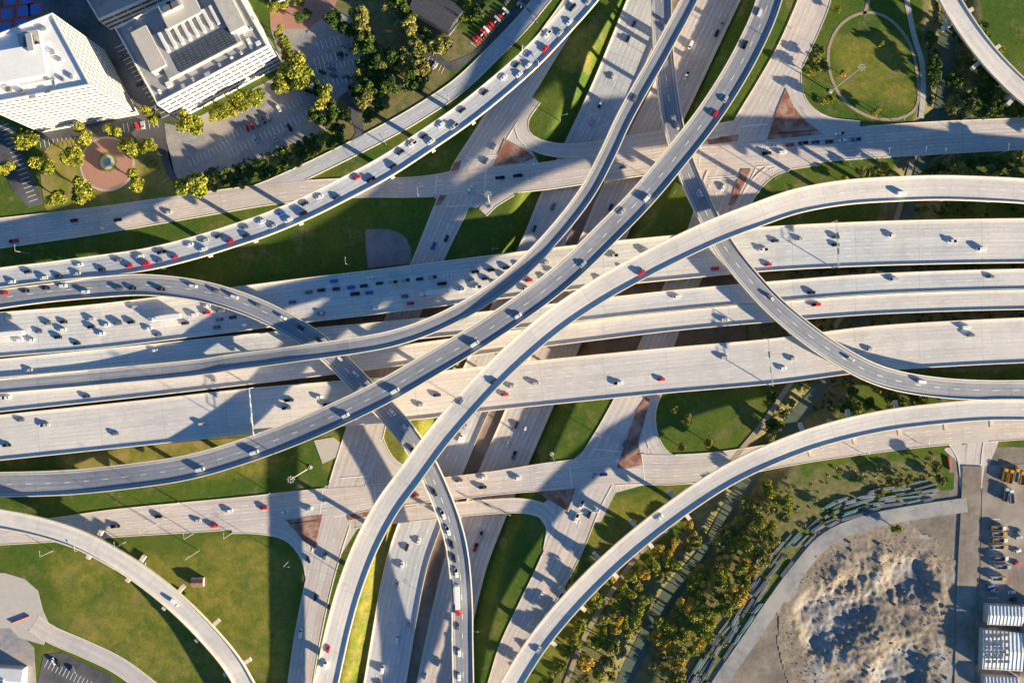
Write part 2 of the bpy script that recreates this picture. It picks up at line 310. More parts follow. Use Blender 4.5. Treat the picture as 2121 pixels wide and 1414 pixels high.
# ------------------------------------------------------------ roads
ROADS={}
class Road:
    def __init__(s,key,pts,w,z=None,lanes=2,ext=True,closed=False,level='surf',dirn=1,mat='road',step=4.0):
        P3=[]
        for i,p in enumerate(pts):
            zz=p[2] if len(p)>2 else z
            ww=p[3] if len(p)>3 else w
            x,y,_=P(p[0],p[1],zz); P3.append((x,y,zz,ww*S*(1-zz/H)/2))
        if ext and not closed:
            a=np.array(P3[0]);b_=np.array(P3[1]);d=(a-b_)[:2];d/=np.linalg.norm(d)
            q=a.copy();q[:2]+=d*70
            c_=np.array(P3[-1]);e_=np.array(P3[-2]);d2=(c_-e_)[:2];d2/=np.linalg.norm(d2);r=c_.copy();r[:2]+=d2*70
            if ext in (True,'start','both'): P3=[tuple(q)]+P3
            if ext in (True,'end','both'): P3=P3+[tuple(r)]
        A=catmull(P3,step,closed)
        if closed: A=np.vstack([A,A[:1]])
        s.A=A;s.x,s.y,s.z,s.hw=A[:,0],A[:,1],A[:,2],A[:,3]
        s.s=np.concatenate([[0],np.cumsum(np.hypot(np.diff(s.x),np.diff(s.y)))]);s.L=s.s[-1]
        dx=np.gradient(s.x);dy=np.gradient(s.y);l=np.hypot(dx,dy)+1e-9
        s.tx,s.ty=dx/l,dy/l; s.key=key;s.lanes=lanes;s.level=level;s.dirn=dirn;s.mat=mat;s.cars=[]
        s.ppx=s.x/(S*(1-s.z/H))+CX;s.ppy=CY-s.y/(S*(1-s.z/H)); ROADS[key]=s
    def at(s,q,off=0):
        x=np.interp(q,s.s,s.x);y=np.interp(q,s.s,s.y);z=np.interp(q,s.s,s.z);tx=np.interp(q,s.s,s.tx);ty=np.interp(q,s.s,s.ty)
        l=math.hypot(tx,ty);tx/=l;ty/=l
        return (x-ty*off,y+tx*off,z,tx,ty)
    def H(s,q): return float(np.interp(q,s.s,s.hw))
    def lanew(s,hw): return (2*hw-(2.4 if s.lanes>1 else 1.6))/s.lanes
    def strip(s,mb,o1,o2,z1,z2,rng_=None,m=0,uvm=False):
        n=len(s.x)
        o1=np.broadcast_to(o1,(n,)) if np.ndim(o1)==0 else o1; o2=np.broadcast_to(o2,(n,)) if np.ndim(o2)==0 else o2
        for i in range(n-1):
            if rng_ is not None and not rng_[i]: continue
            q=[]
            for k in (i,i+1):
                for o,z in ((o1[k],z1),(o2[k],z2)): q.append((s.x[k]-s.ty[k]*o,s.y[k]+s.tx[k]*o,s.z[k]+z))
            uv=None
            if uvm:
                lw=[s.lanew(s.hw[k]) for k in (i,i+1)]
                uv=[(o1[i]/lw[0]+s.lanes/2,s.s[i]),(o2[i]/lw[0]+s.lanes/2,s.s[i]),(o2[i+1]/lw[1]+s.lanes/2,s.s[i+1]),(o1[i+1]/lw[1]+s.lanes/2,s.s[i+1])]
            mb.face([q[0],q[1],q[3],q[2]],m,uv)
def inside_other(r,x,y,z,margin=0.3):
    for k,o in ROADS.items():
        if o is r or o.level in('fly','path'): continue
        d=np.hypot(o.x-x,o.y-y);i=int(d.argmin())
        if d[i]<o.hw[i]-margin+0.0 and abs(o.z[i]-z)<2.5: return True
    return False
def on_ground_road(x,y,m=1.0,zmax=2.0):
    for k,o in ROADS.items():
        if o.level=='path' and zmax<5: continue
        d=np.hypot(o.x-x,o.y-y);i=int(d.argmin())
        if o.z[i]<zmax and d[i]<o.hw[i]+m: return True
    return False
Lg=[(-60,592,9),(0,578,9.5),(100,566,10),(180,555,10.5),(300,538,12),(400,514,13),(500,483,14),(560,462,14.5),(640,428,15),(720,388,15),(800,345,15),(880,293,15),(960,238,15),(1035,178,14.5),(1098,122,14),(1155,62,13),(1215,-5,12),(1265,-70,11)]
Road('A',Lg,42,lanes=2,level='fly',dirn=-1,mat='roadw')
Road('B',[(-60,628,9.2),(0,617,9.6),(100,604,10),(200,595,11),(300,590,12),(400,600,13),(480,620,14),(560,652,14.5),(640,698,15),(700,748,15),(760,810,15),(820,872,15),(870,940,14.5),(905,1010,14),(935,1090,12),(950,1160,11),(957,1250,9),(958,1330,7),(960,1440,5)],40,lanes=2,level='fly',mat='road2')
Road('C',[(-60,1003,3),(0,1003,4),(150,998,6),(300,982,9),(400,965,11),(500,936,13),(600,900,15),(700,857,18),(800,808,20.5),(900,750,22),(1000,690,22.5),(1100,622,23),(1180,558,23),(1260,480,23),(1330,408,22.5),(1400,325,22),(1470,235,20),(1530,140,17),(1575,50,14),(1600,-20,12),(1625,-90,10)],48,lanes=2,level='fly',mat='road2')
Road('D',[(-60,803,8.5),(0,798,8.6),(200,781,8.9),(400,762,11.5),(480,750,14),(560,740,16.5),(640,729,19),(740,715,20.5),(820,699,21),(900,671,21),(980,630,21),(1050,582,21),(1110,527,21),(1170,460,21),(1220,392,20.5),(1258,320,20),(1288,255,20),(1320,195,20),(1360,125,19.5),(1400,52,18),(1430,-5,16),(1465,-80,13)],30,lanes=1,level='fly',mat='road2')
Road('E',[(660,1480,6),(672,1430,6.5),(685,1370,7.5),(702,1295,9),(725,1215,11),(758,1130,14),(800,1052,17),(850,983,20),(905,908,21.5),(960,843,22),(1020,778,22.5),(1090,712,23),(1160,655,23),(1240,602,23),(1320,557,23),(1400,516,23),(1480,479,22.5),(1560,448,22),(1650,417,20),(1750,399,18),(1850,392,17),(1950,389,16),(2050,392,15.5),(2121,396,15),(2180,402,14.5)],47,lanes=2,level='fly')
Road('F',[(1368,-80,8),(1370,0,10),(1373,90,12.5),(1385,200,14),(1402,290,15),(1430,370,15.3),(1465,445,15.5),(1500,510,15.5),(1545,570,15.5),(1600,630,15.5),(1660,682,15.5),(1720,725,15),(1790,765,14),(1860,789,12.5),(1950,803,11),(2040,808,10),(2121,808,9.5),(2180,807,9)],38,lanes=2,level='fly',mat='road2')
Road('G',[(1030,1470,7),(1075,1390,8),(1120,1322,9),(1180,1250,10),(1250,1178,11),(1330,1108,12),(1420,1040,12.5),(1500,988,12.5),(1580,948,12.5),(1670,912,12),(1760,886,11.5),(1850,868,11),(1950,856,10.5),(2040,849,10),(2121,848,9.5),(2180,848,9)],40,lanes=2,level='fly')
Road('K',[(-60,1066,11),(0,1074,11),(80,1090,11),(160,1115,11),(230,1150,11),(300,1195,10.5),(370,1252,10),(430,1312,9.5),(480,1372,9),(520,1440,8.5)],36,lanes=1,level='fly')
Road('Hh',[(1940,-60,13),(1965,-5,13),(1990,38,13),(2030,95,13),(2075,147,13),(2130,198,13),(2200,245,13)],38,lanes=1,level='fly')
Road('M1',[(-60,699),(0,693),(200,676),(400,652),(600,626),(800,602),(1000,577),(1200,553),(1400,533),(1600,515),(1800,505),(2000,500),(2180,498)],88,z=8,lanes=5,level='fly',dirn=-1,mat='roadc')
Road('M2a',[(-60,771),(0,765),(300,735),(600,705),(800,687),(1000,667),(1200,644),(1400,622),(1600,604),(1800,589),(2000,581),(2180,577)],39,z=8,lanes=2,level='fly',dirn=-1,mat='roadc')
Road('M2b',[(-60,838),(0,832),(300,800),(600,765),(800,740),(1000,713),(1200,688),(1400,664),(1600,646),(1800,631),(2000,623),(2180,619)],38,z=8,lanes=2,level='fly')
Road('M3',[(-60,912),(0,906),(300,875),(530,850),(850,823),(1000,805),(1350,770),(1600,748),(1800,723),(2000,710),(2180,702)],90,z=8,lanes=5,level='fly')
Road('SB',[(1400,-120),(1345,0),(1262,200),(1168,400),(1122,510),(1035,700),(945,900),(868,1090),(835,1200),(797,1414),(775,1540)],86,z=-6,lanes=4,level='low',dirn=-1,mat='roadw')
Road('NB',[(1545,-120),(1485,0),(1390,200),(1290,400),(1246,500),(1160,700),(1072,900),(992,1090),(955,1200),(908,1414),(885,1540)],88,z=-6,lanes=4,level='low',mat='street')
Road('CN',[(-60,490,.3,62),(0,483,.3,62),(200,457,.3,56),(400,426,.3,50),(560,402,.3,44),(700,390,.3,40),(850,388,.3,42),(950,380,.3,50),(1100,368,.3,56),(1250,346,.3,58),(1400,324,.3,62),(1500,318,.3,66),(1700,302,.3,66),(1900,288,.3,68),(2121,277,.3,66),(2180,275,.3,66)],60,lanes=4,mat='street')
Road('CS',[(-60,1112,.3,40),(0,1106,.3,44),(120,1096,.3,50),(250,1082,.3,58),(500,1062,.3,66),(650,1045,.3,64),(800,1026,.3,50),(1000,1003,.3,48),(1150,985,.3,58),(1300,972,.3,62),(1400,972,.3,62),(1500,962,.3,56),(1650,936,.3,50),(1800,915,.3,48),(1950,899,.3,46),(2121,888,.3,44),(2180,886,.3,44)],56,lanes=4,mat='street')
Road('FW',[(1190,10,.22,50),(1150,70,.22,55),(1110,130,.22,60),(1060,210,.22,64),(1010,290,.22,66),(965,365,.22,70),(925,450,.22,66),(890,530,.22,60),(850,620,.22,60),(800,740,.22,70),(768,850,.22,76),(745,930,.22,80),(716,1010,.22,72),(694,1080,.22,64),(674,1150,.22,60),(655,1230,.22,56),(635,1330,.22,54),(618,1440,.22,52)],60,lanes=3,dirn=-1,mat='street')
Road('FE',[(1705,-50,.22,62),(1680,20,.22,66),(1640,110,.22,66),(1597,190,.22,70),(1560,260,.22,80),(1525,330,.22,90),(1492,400,.22,84),(1460,480,.22,70),(1420,570,.22,66),(1370,690,.22,66),(1322,810,.22,76),(1282,890,.22,80),(1238,970,.22,86),(1205,1040,.22,80),(1175,1120,.22,76),(1140,1195,.22,70),(1100,1270,.22,64),(1060,1350,.22,58),(1030,1440,.22,54)],66,lanes=3,mat='street')
Road('TN',[(1108,205),(1082,245),(1085,280),(1115,302),(1170,312),(1240,306),(1320,292),(1400,281),(1470,273),(1530,262)],28,z=.16,lanes=1,ext=False,mat='street')
Road('TS',[(735,1078),(800,1070),(900,1060),(1000,1050),(1080,1047),(1128,1060),(1146,1092),(1140,1140)],30,z=.16,lanes=1,ext=False,mat='street')
Road('Ex',[(500,410),(560,388),(640,352),(720,313),(800,272),(870,232),(950,178),(1020,112),(1080,50),(1130,-10)],32,z=.26,lanes=2,ext='end',mat='roadw')
Road('Rne',[(1662,70),(1645,130),(1645,185),(1665,228),(1710,258),(1780,268)],34,z=.19,lanes=1,ext=False,mat='street')
Road('Rne2',[(1690,330),(1625,342),(1580,368),(1545,415),(1515,475)],26,z=.19,lanes=1,ext=False,mat='street')
Road('Rsw',[(480,1090),(540,1092),(595,1105),(630,1140),(646,1190),(645,1260)],28,z=.19,lanes=1,ext=False,mat='street')
Road('Rse',[(1362,800),(1345,850),(1350,905),(1378,948),(1430,965)],28,z=.19,lanes=1,ext=False,mat='street')
Road('Rnw',[(1000,440),(1020,420),(1060,395)],22,z=.19,lanes=1,ext=False,mat='street')
Road('Rsw2',[(775,870),(785,920),(815,965),(870,985)],26,z=.19,lanes=1,ext=False,mat='street')
Road('Qv0',[(2028,880),(2018,930),(2014,975)],34,z=.16,lanes=2,ext=False,mat='street')
Road('Qv1',[(1975,915),(1993,945),(2000,990)],22,z=.14,lanes=1,ext=False,mat='street')
Road('Qv',[(2014,965),(2010,1060),(2003,1200),(1997,1414),(1992,1500)],40,z=.55,lanes=2,ext=False,mat='dirtroad')
Road('Haul',[(2003,1045),(1900,1060),(1800,1080),(1715,1115),(1658,1175),(1602,1250),(1552,1325),(1492,1412),(1442,1500)],30,z=.6,lanes=2,ext=False,mat='wet')
Road('LLd',[(70,1290),(110,1315),(180,1345),(250,1380),(330,1440)],36,z=.15,lanes=1,ext=False,mat='street')
Road('parkdr',[(640,60),(700,170),(735,240),(745,275),(730,300)],18,z=.12,lanes=1,ext=False,mat='asph')
Road('oval',[(1795,26),(1745,48),(1717,100),(1722,160),(1752,212),(1805,243),(1862,246),(1898,222),(1902,170),(1886,95),(1845,42)],6,z=.12,closed=True,level='path',ext=False,mat='gravel')
Road('path2',[(1868,-60),(1882,20),(1895,80),(1910,130),(1912,190),(1908,245)],11,z=.13,level='path',ext=False,mat='conc')
Road('path5',[(1790,30),(1800,0),(1805,-40)],7,z=.12,level='path',ext=False,mat='gravel')
def onterrain(key,pts,w,mat='gravel',up=0.35):
    l=[]
    for p in catmull([(a_,b_) for a_,b_ in pts],25): 
        x,y,_=P(p[0],p[1]); l.append((p[0],p[1],max(tz1(x,y),-2)+up))
    Road(key,l,w,level='path',ext=False,mat=mat)
onterrain('path3',[(1890,330),(1872,400),(1850,470),(1800,560),(1720,690),(1640,790),(1585,870),(1540,925),(1470,1010),(1400,1080),(1330,1140),(1270,1220),(1210,1320),(1170,1420)],10)

def markdash(r,mb,off,s0,s1,dash=3.4,gap=8.0,w=0.32,skip=True):
    q=s0
    while q<s1:
        hw=r.H(q)
        o=off(hw)
        a_=r.at(q,o-w/2);b_=r.at(q,o+w/2);c_=r.at(min(q+dash,s1),o+w/2);d_=r.at(min(q+dash,s1),o-w/2)
        if not(skip and inside_other(r,a_[0],a_[1],a_[2],0)):
            z=0.025
            mb.face([(a_[0],a_[1],a_[2]+z),(d_[0],d_[1],d_[2]+z),(c_[0],c_[1],c_[2]+z),(b_[0],b_[1],b_[2]+z)])
        q+=dash+gap
names={'A':'curving concrete flyover ramp with queued commuter traffic','B':'curved concrete flyover ramp crossing under higher ramps','C':'long diagonal concrete flyover ramp above everything','D':'narrow single lane concrete flyover connector','E':'sweeping sunlit concrete flyover ramp','F':'grey concrete flyover ramp passing below another','G':'curved flyover ramp beside tree lined creek','K':'narrow curved flyover ramp above green field','Hh':'narrow curved flyover ramp above creek ravine',
'M1':'wide elevated five lane highway deck with traffic','M2a':'elevated two lane express highway deck','M2b':'elevated two lane express highway deck','M3':'wide sunlit elevated five lane highway deck'}
capx={'G':4.5,'K':4.0,'Hh':5.0,'A':1.2}
for k,r in list(ROADS.items()):
    hw=r.hw
    if r.level=='fly':
        big=k.startswith('M')
        par=bpy.data.objects.new('elevated_highway' if big else 'flyover_ramp',None); link(par)
        i=len(r.x)//2; par.location=(r.x[i],r.y[i],tz1(r.x[i],r.y[i]))
        tag(par,names[k],'highway bridge')
        th=1.5 if not big else 1.3
        mb=MB(); r.strip(mb,-hw,hw,0,0,uvm=True); r.strip(mb,hw*0.8,-hw*0.8,-th,-th,m=1); r.strip(mb,-hw*0.8,-hw,-th,-th*0.4,m=1); r.strip(mb,hw,hw*0.8,-th*0.4,-th,m=1)
        mb.obj('deck',[r.mat,'pier'],par)
        for sg in (1,-1):
            mb=MB(); w0=0.6
            prof=[(sg*(hw),-th*0.4),(sg*(hw),0.8),(sg*(hw+w0),0.8),(sg*(hw+w0),-th*0.4)]
            for a_ in range(4):
                o1,zz1=prof[a_];o2,zz2=prof[(a_+1)%4]
                if sg>0: r.strip(mb,o1,o2,zz1,zz2)
                else: r.strip(mb,o2,o1,zz2,zz1)
            mb.obj('parapet_wall',['parapet'],par)
        mb=MB(); r.strip(mb,-hw+1.0,-hw+1.22,0.025,0.025); r.strip(mb,hw-1.22,hw-1.0,0.025,0.025)
        for l in range(1,r.lanes): markdash(r,mb,lambda h,l=l:-h+1.2+l*(2*h-2.4)/r.lanes,0,r.L,skip=False)
        mb.obj('lane_marking',['white'],par)
        q=18.0
        while q<r.L-5:
            x,y,z,tx,ty=r.at(q); h=r.H(q); ang=math.atan2(ty,tx)+math.pi/2
            offs=[0] if not big else ([-h*0.6,0,h*0.6] if r.lanes>2 else [-h*0.5,h*0.5])
            ok=[o for o in offs if not on_ground_road(x-ty*o,y+tx*o,1.2)]
            def clear(o):
                X_,Y_=x-ty*o,y+tx*o
                for kk,rr in ROADS.items():
                    if rr is r or rr.level!='fly': continue
                    d=np.hypot(rr.x-X_,rr.y-Y_);ii_=int(d.argmin())
                    if rr.z[ii_]<z-2 and d[ii_]<rr.hw[ii_]+1.5: return False
                return True
            ok=[o for o in ok if clear(o)]
            if ok and z-tz1(x,y)>3.5:
                mb=MB(); cw=2*h+2*capx.get(k,0.2) 
                if big: cw=2*h
                mb.box((x,y,z-th-1.9),cw,2.2,1.85,ang)
                for o in ok:
                    X_,Y_=x-ty*o,y+tx*o; g0=tz1(X_,Y_)
                    mb.cyl((X_,Y_,g0-0.5),(X_,Y_,z-th-1.9),1.5 if not big else 0.9,1.2 if not big else 0.8,10)
                mb.obj('pier',['pier'],par)
                q+=27 if not big else 32
            else: q+=6
    elif r.level=='path' or r.mat in('wet','asph','dirtroad'):
        mb=MB(); r.strip(mb,-hw,hw,0,0,uvm=True)
        if k in('path3','Haul','Qv'): r.strip(mb,hw,hw,0,-1.5); r.strip(mb,-hw,-hw,-1.5,0)
        o=mb.obj('path' if r.level=='path' else 'road',[r.mat])
        tag(o,'narrow footpath winding through grass' if r.level=='path' else 'rough service road of dark worn paving','path' if r.level=='path' else 'road',kind='structure')
    else:
        mb=MB(); r.strip(mb,-hw,hw,0,0,uvm=True); r.strip(mb,hw,hw,0,-1.3,m=1); r.strip(mb,-hw,-hw,-1.3,0,m=1); r.strip(mb,hw,-hw,-1.3,-1.3,m=1)
        o=mb.obj('road',[r.mat,'pier']); tag(o,'sunken multi lane concrete highway' if r.level=='low' else 'pale concrete surface street with lane markings','road',kind='structure')
        mb=MB()
        for sg in (1,-1):
            ok=[not inside_other(r,r.x[i]-r.ty[i]*sg*hw[i],r.y[i]+r.tx[i]*sg*hw[i],r.z[i]) and not inside_other(r,r.x[i+1]-r.ty[i+1]*sg*hw[i+1],r.y[i+1]+r.tx[i+1]*sg*hw[i+1],r.z[i+1]) for i in range(len(r.x)-1)]
            kh=0.15 if r.level!='low' else 0.8
            prof=[(sg*(hw-0.3),0.0),(sg*(hw-0.3),kh),(sg*(hw+0.12),kh),(sg*(hw+0.12),-0.5)]
            for a_ in range(3):
                o1,zz1=prof[a_];o2,zz2=prof[a_+1]
                if sg>0: r.strip(mb,o1,o2,zz1,zz2,ok)
                else: r.strip(mb,o2,o1,zz2,zz1,ok)
        if mb.f:
            o=mb.obj('kerb' if r.level!='low' else 'concrete_barrier',['parapet']); tag(o,'pale concrete kerb along street' if r.level!='low' else 'low concrete barrier beside sunken highway','kerb',kind='structure')
        mb=MB()
        for l in range(1,r.lanes): markdash(r,mb,lambda h,l=l:-h+1.2+l*(2*h-2.4)/r.lanes,0,r.L)
        if r.level=='low':
            r.strip(mb,-hw+1.0,-hw+1.22,0.025,0.025); r.strip(mb,hw-1.22,hw-1.0,0.025,0.025)
        if mb.f:
            o=mb.obj('lane_marking',['white']); tag(o,'dashed white lane lines painted on road','road marking',kind='structure')
sb,nb=ROADS['SB'],ROADS['NB']; mb=MB(); prev=None
for q in np.linspace(0,1,90):
    a_=sb.at(q*sb.L,0);h1=sb.H(q*sb.L);j=int(np.hypot(nb.x-a_[0],nb.y-a_[1]).argmin())
    L_=sb.at(q*sb.L,(h1+0.2)*(1 if ((nb.x[j]-a_[0])*-a_[4]+(nb.y[j]-a_[1])*a_[3])>0 else -1))
    dx,dy=nb.x[j]-a_[0],nb.y[j]-a_[1];d=math.hypot(dx,dy);f_=(d-nb.hw[j]-0.2)/d
    cur=((L_[0],L_[1],-6.25),(a_[0]+dx*f_,a_[1]+dy*f_,-6.25))
    if prev: mb.face([prev[0],prev[1],cur[1],cur[0]])
    prev=cur
o=mb.obj('median',['median']); tag(o,'brown stained paved median between carriageways','median',kind='structure')

# ------------------------------------------------------------ flat areas
def sheet(name,pts,z,mat,label,cat,smooth=False,thick=0.0):
    pp=[P(x,y,z)[:2] for x,y in pts]
    if smooth: pp=[tuple(a_[:2]) for a_ in catmull([(x,y) for x,y in pp],3,True)]
    n=len(pp); ar=sum(pp[i][0]*pp[(i+1)%n][1]-pp[(i+1)%n][0]*pp[i][1] for i in range(n))
    if ar<0: pp=pp[::-1]
    mb=MB(); tris=tessellate_polygon([[Vector((x,y,0)) for x,y in pp]])
    for t_ in tris:
        q=[(pp[i][0],pp[i][1],z) for i in t_]
        if (q[1][0]-q[0][0])*(q[2][1]-q[0][1])-(q[1][1]-q[0][1])*(q[2][0]-q[0][0])<0:q=q[::-1]
        mb.face(q,0,[(a_[0]/3.6,a_[1]) for a_ in q])
    for i in range(n):
        a_,b_=pp[i],pp[(i+1)%n]; mb.face([(a_[0],a_[1],z-0.3),(b_[0],b_[1],z-0.3),(b_[0],b_[1],z),(a_[0],a_[1],z)])
    o=mb.obj(name,[mat]); tag(o,label,cat,kind='structure'); return o
cj='street'
sheet('pavement',[(1430,300),(1520,262),(1570,215),(1600,165),(1660,175),(1650,215),(1700,262),(1790,272),(1760,330),(1620,348),(1560,392),(1530,450),(1470,450),(1440,380)],.12,cj,'broad concrete street intersection','intersection')
sheet('pavement',[(1180,958),(1240,905),(1290,840),(1372,815),(1345,870),(1352,925),(1400,955),(1500,945),(1490,1000),(1330,1005),(1275,1020),(1245,1080),(1130,1090),(1105,1055),(1170,1010)],.12,cj,'broad concrete street intersection','intersection')
sheet('pavement',[(950,350),(1010,270),(1070,200),(1095,225),(1072,270),(1100,310),(1120,345),(1040,400),(1000,430),(940,430),(900,410),(870,370)],.12,cj,'broad concrete street intersection','intersection')
sheet('pavement',[(690,1000),(735,880),(790,880),(795,930),(830,968),(880,985),(860,1045),(740,1095),(705,1150),(640,1190),(620,1130),(560,1100),(560,1035),(640,1020)],.12,cj,'broad concrete street intersection','intersection')
sheet('pavement',[(1955,930),(1980,925),(2065,905),(2050,960),(2035,1010),(1990,1010),(1985,960)],.1,cj,'concrete apron at yard entrance','intersection',True)
def brick(p): sheet('brick_island',p,.45,'brick','red brick paved traffic island','traffic island')
brick([(1588,290),(1610,225),(1628,183),(1645,222),(1668,250),(1705,278)])
brick([(1045,287),(1080,305),(1108,326),(1085,336),(1022,343)])
brick([(592,1076),(668,1066),(652,1138),(628,1118)])
brick([(1112,1020),(1192,1011),(1176,1058)])
brick([(1278,968),(1296,915),(1318,850),(1338,822),(1346,826),(1335,870),(1322,915),(1332,962),(1300,970)])
brick([(718,1066),(775,1057),(775,1066),(722,1077)])
brick([(912,404),(926,404),(912,425),(902,425)]); brick([(940,338),(955,332),(950,352),(934,354)])
brick([(1536,350),(1556,350),(1520,425),(1508,425)])
brick([(1465,290),(1530,278),(1528,292),(1468,300)])
sheet('concrete_slab',[(757,475),(785,474),(808,475),(828,482),(842,495),(851,515),(850,545),(805,551),(762,556),(758,515)],.25,'slab','dark grey concrete drainage apron in grass','slab')
sheet('concrete_slab',[(650,912),(690,905),(716,925),(700,945),(668,960)],.2,'conc','pale sloped concrete apron beside highway','slab')
sheet('sunlit_lawn',[(140,945),(350,918),(530,905),(540,912),(470,935),(400,955),(300,968),(180,975)],.1,'grassgold','strip of verge grass painted golden as sunlit','lawn',True)  # golden sheet paints a lit strip onto the verge
sheet('parking_lot',[(340,255),(372,262),(590,150),(560,60),(600,20),(640,0),(700,90),(705,180),(690,260),(640,300),(480,350),(370,375),(350,330)],.10,'lot','worn parking lot beside office building','parking lot')
sheet('parking_lot',[(600,140),(640,60),(700,20),(760,60),(745,170),(690,210),(640,200)],.14,'lot','cracked grey parking lot with faded stalls','parking lot')
sheet('parking_lot',[(555,-60),(720,-60),(690,20),(640,60),(560,60)],.12,'pinkpave','pinkish service court paving','parking lot')
sheet('parking_lot',[(-60,230),(60,275),(40,300),(90,420),(60,430),(30,400),(-60,220)],.1,'asph','narrow asphalt parking strip with white stalls','parking lot')
sheet('parking_lot',[(75,270),(330,235),(365,370),(350,378),(300,300),(90,310)],.1,'asph','asphalt car park around landscaped plaza','parking lot')
sheet('parking_lot',[(205,75),(290,100),(372,250),(335,250),(290,240)],.12,'asph','shaded asphalt alley between office buildings','parking lot')
sheet('parking_lot',[(-60,-80),(520,-80),(505,-10),(290,100),(216,105),(14,183),(-60,190)],.08,'asph','dark asphalt service area behind offices','parking lot')
sheet('parking_lot',[(790,-60),(860,-60),(850,20),(870,80),(930,130),(980,110),(1040,50),(1110,-60),(1150,-60),(1090,20),(1010,95),(940,150),(880,120),(830,60)],.09,'asph','curving asphalt drive with parked cars','parking lot')
sheet('lawn',[(105,300),(300,290),(345,360),(375,410),(300,425),(120,440),(90,410)],.14,'grassgold','landscaped lawn around round plaza','lawn',True)
def disc(cx,cy,r,z,n=40): return [(cx+r*math.cos(i*2*math.pi/n),cy+r*math.sin(i*2*math.pi/n)) for i in range(n)]
sheet('plaza',disc(222,340,57,.2),.18,'conc','pale border ring of round plaza','plaza')
sheet('plaza',disc(222,340,53,.2),.21,'pinkpave','round pink paved plaza','plaza')
sheet('plaza',disc(222,336,21,.24),.24,'grassgold','round planted bed in plaza centre','plaza')
sheet('plaza',disc(222,336,15,.27),.27,'conc','pale paving ring around fountain','plaza')
for (x,y) in [(20,0),(52,-2),(12,30),(47,24),(10,58),(44,50),(72,20)]:
    sheet('tennis_court',[(x-15,y-12),(x+15,y-15),(x+17,y+11),(x-13,y+14)],.13,'courtr','red surround of tennis court','tennis court')
    sheet('tennis_court',[(x-10,y-9),(x+11,y-11),(x+12,y+8),(x-9,y+10)],.16,'courtb','blue tennis court playing surface','tennis court')
sheet('parking_lot',[(2040,965),(2300,950),(2300,1500),(2020,1500),(2030,1200),(2035,1000)],.12,'dirtroad','dusty equipment yard with parked vehicles','yard')
sheet('parking_lot',[(-60,1185),(10,1186),(50,1198),(78,1222),(88,1262),(105,1300),(90,1335),(40,1320),(20,1300),(-60,1300)],.13,'conc','pale rounded concrete driveway apron','driveway',False)
sheet('parking_lot',[(90,1355),(130,1350),(230,1400),(270,1500),(60,1500)],.11,'asph','dark asphalt car park','parking lot')
sheet('parking_lot',[(-60,1300),(30,1300),(70,1340),(80,1500),(-60,1500)],.09,'lot','grey paved yard beside small building','parking lot')
def bar(px0,py0,px1,py1,mat,label):
    a_=P(px0,py0);b_=P(px1,py1);L=math.hypot(b_[0]-a_[0],b_[1]-a_[1]);mb=MB();mb.box(((a_[0]+b_[0])/2,(a_[1]+b_[1])/2,.1),L,.5,.9,math.atan2(b_[1]-a_[1],b_[0]-a_[0])); o=mb.obj('low_wall',[mat]);tag(o,label,'wall')
bar(25,1288,62,1274,'p_r','low red painted wall beside driveway'); bar(1962,945,1966,972,'p_r','low red barrier at yard entrance')

def lines(name,segs,z,w=0.3,label='white painted stall lines',cat='parking marking'):
    mb=MB()
    for x0,y0,x1,y1 in segs:
        a_=np.array(P(x0,y0,z)[:2]);b_=np.array(P(x1,y1,z)[:2]);d=(b_-a_)/(np.linalg.norm(b_-a_)+1e-9);n_=np.array([-d[1],d[0]])*w/2
        mb.face([(*(a_-n_),z),(*(b_-n_),z),(*(b_+n_),z),(*(a_+n_),z)])
    o=mb.obj(name,['white']); tag(o,label,cat,kind='structure')
def row(x0,y0,x1,y1,dx,dy,n): return [(x0+(x1-x0)*i/n,y0+(y1-y0)*i/n,x0+(x1-x0)*i/n+dx,y0+(y1-y0)*i/n+dy) for i in range(n+1)]
lines('parking_marking',row(238,100,335,245,17,-8,17),.15)
lines('parking_marking',row(0,262,60,418,18,-6,17),.14)
lines('parking_marking',row(82,290,155,284,3,16,8)+row(312,322,352,372,-16,12,6)+row(255,256,325,246,3,18,8),.14)
lines('parking_marking',row(655,85,700,75,6,18,5)+row(650,120,745,95,5,18,11)+row(660,165,740,145,5,18,9)+row(655,140,745,118,3,12,11),.18)
lines('parking_marking',row(470,310,640,225,8,16,20)+row(455,285,620,200,7,14,20)+row(390,330,470,290,7,14,10),.14)
lines('parking_marking',row(975,88,1045,20,12,10,16)+row(860,95,920,140,-6,12,10),.14)
lines('parking_marking',row(100,1365,190,1410,-8,16,12),.14); lines('parking_marking',row(2050,1075,2045,1300,22,0,18),.16)
Zm=.36
seg=[(966,327,1030,322),(905,362,901,402),(1003,402,1006,352),(925,428,980,424),(1468,368,1530,364),(1590,288,1583,335),(1452,296,1448,345),(1538,262,1590,257),
(690,1070,742,1062),(668,1015,662,1068),(775,1005,780,1050),(705,990,765,985),(1185,1012,1180,965),(1330,945,1336,1000),(1185,1062,1240,1060),(1230,930,1285,935),
(968,331,1032,326),(1470,373,1528,369)]
lines('stop_line',seg,Zm,0.6,'white stop line painted across street','road marking')
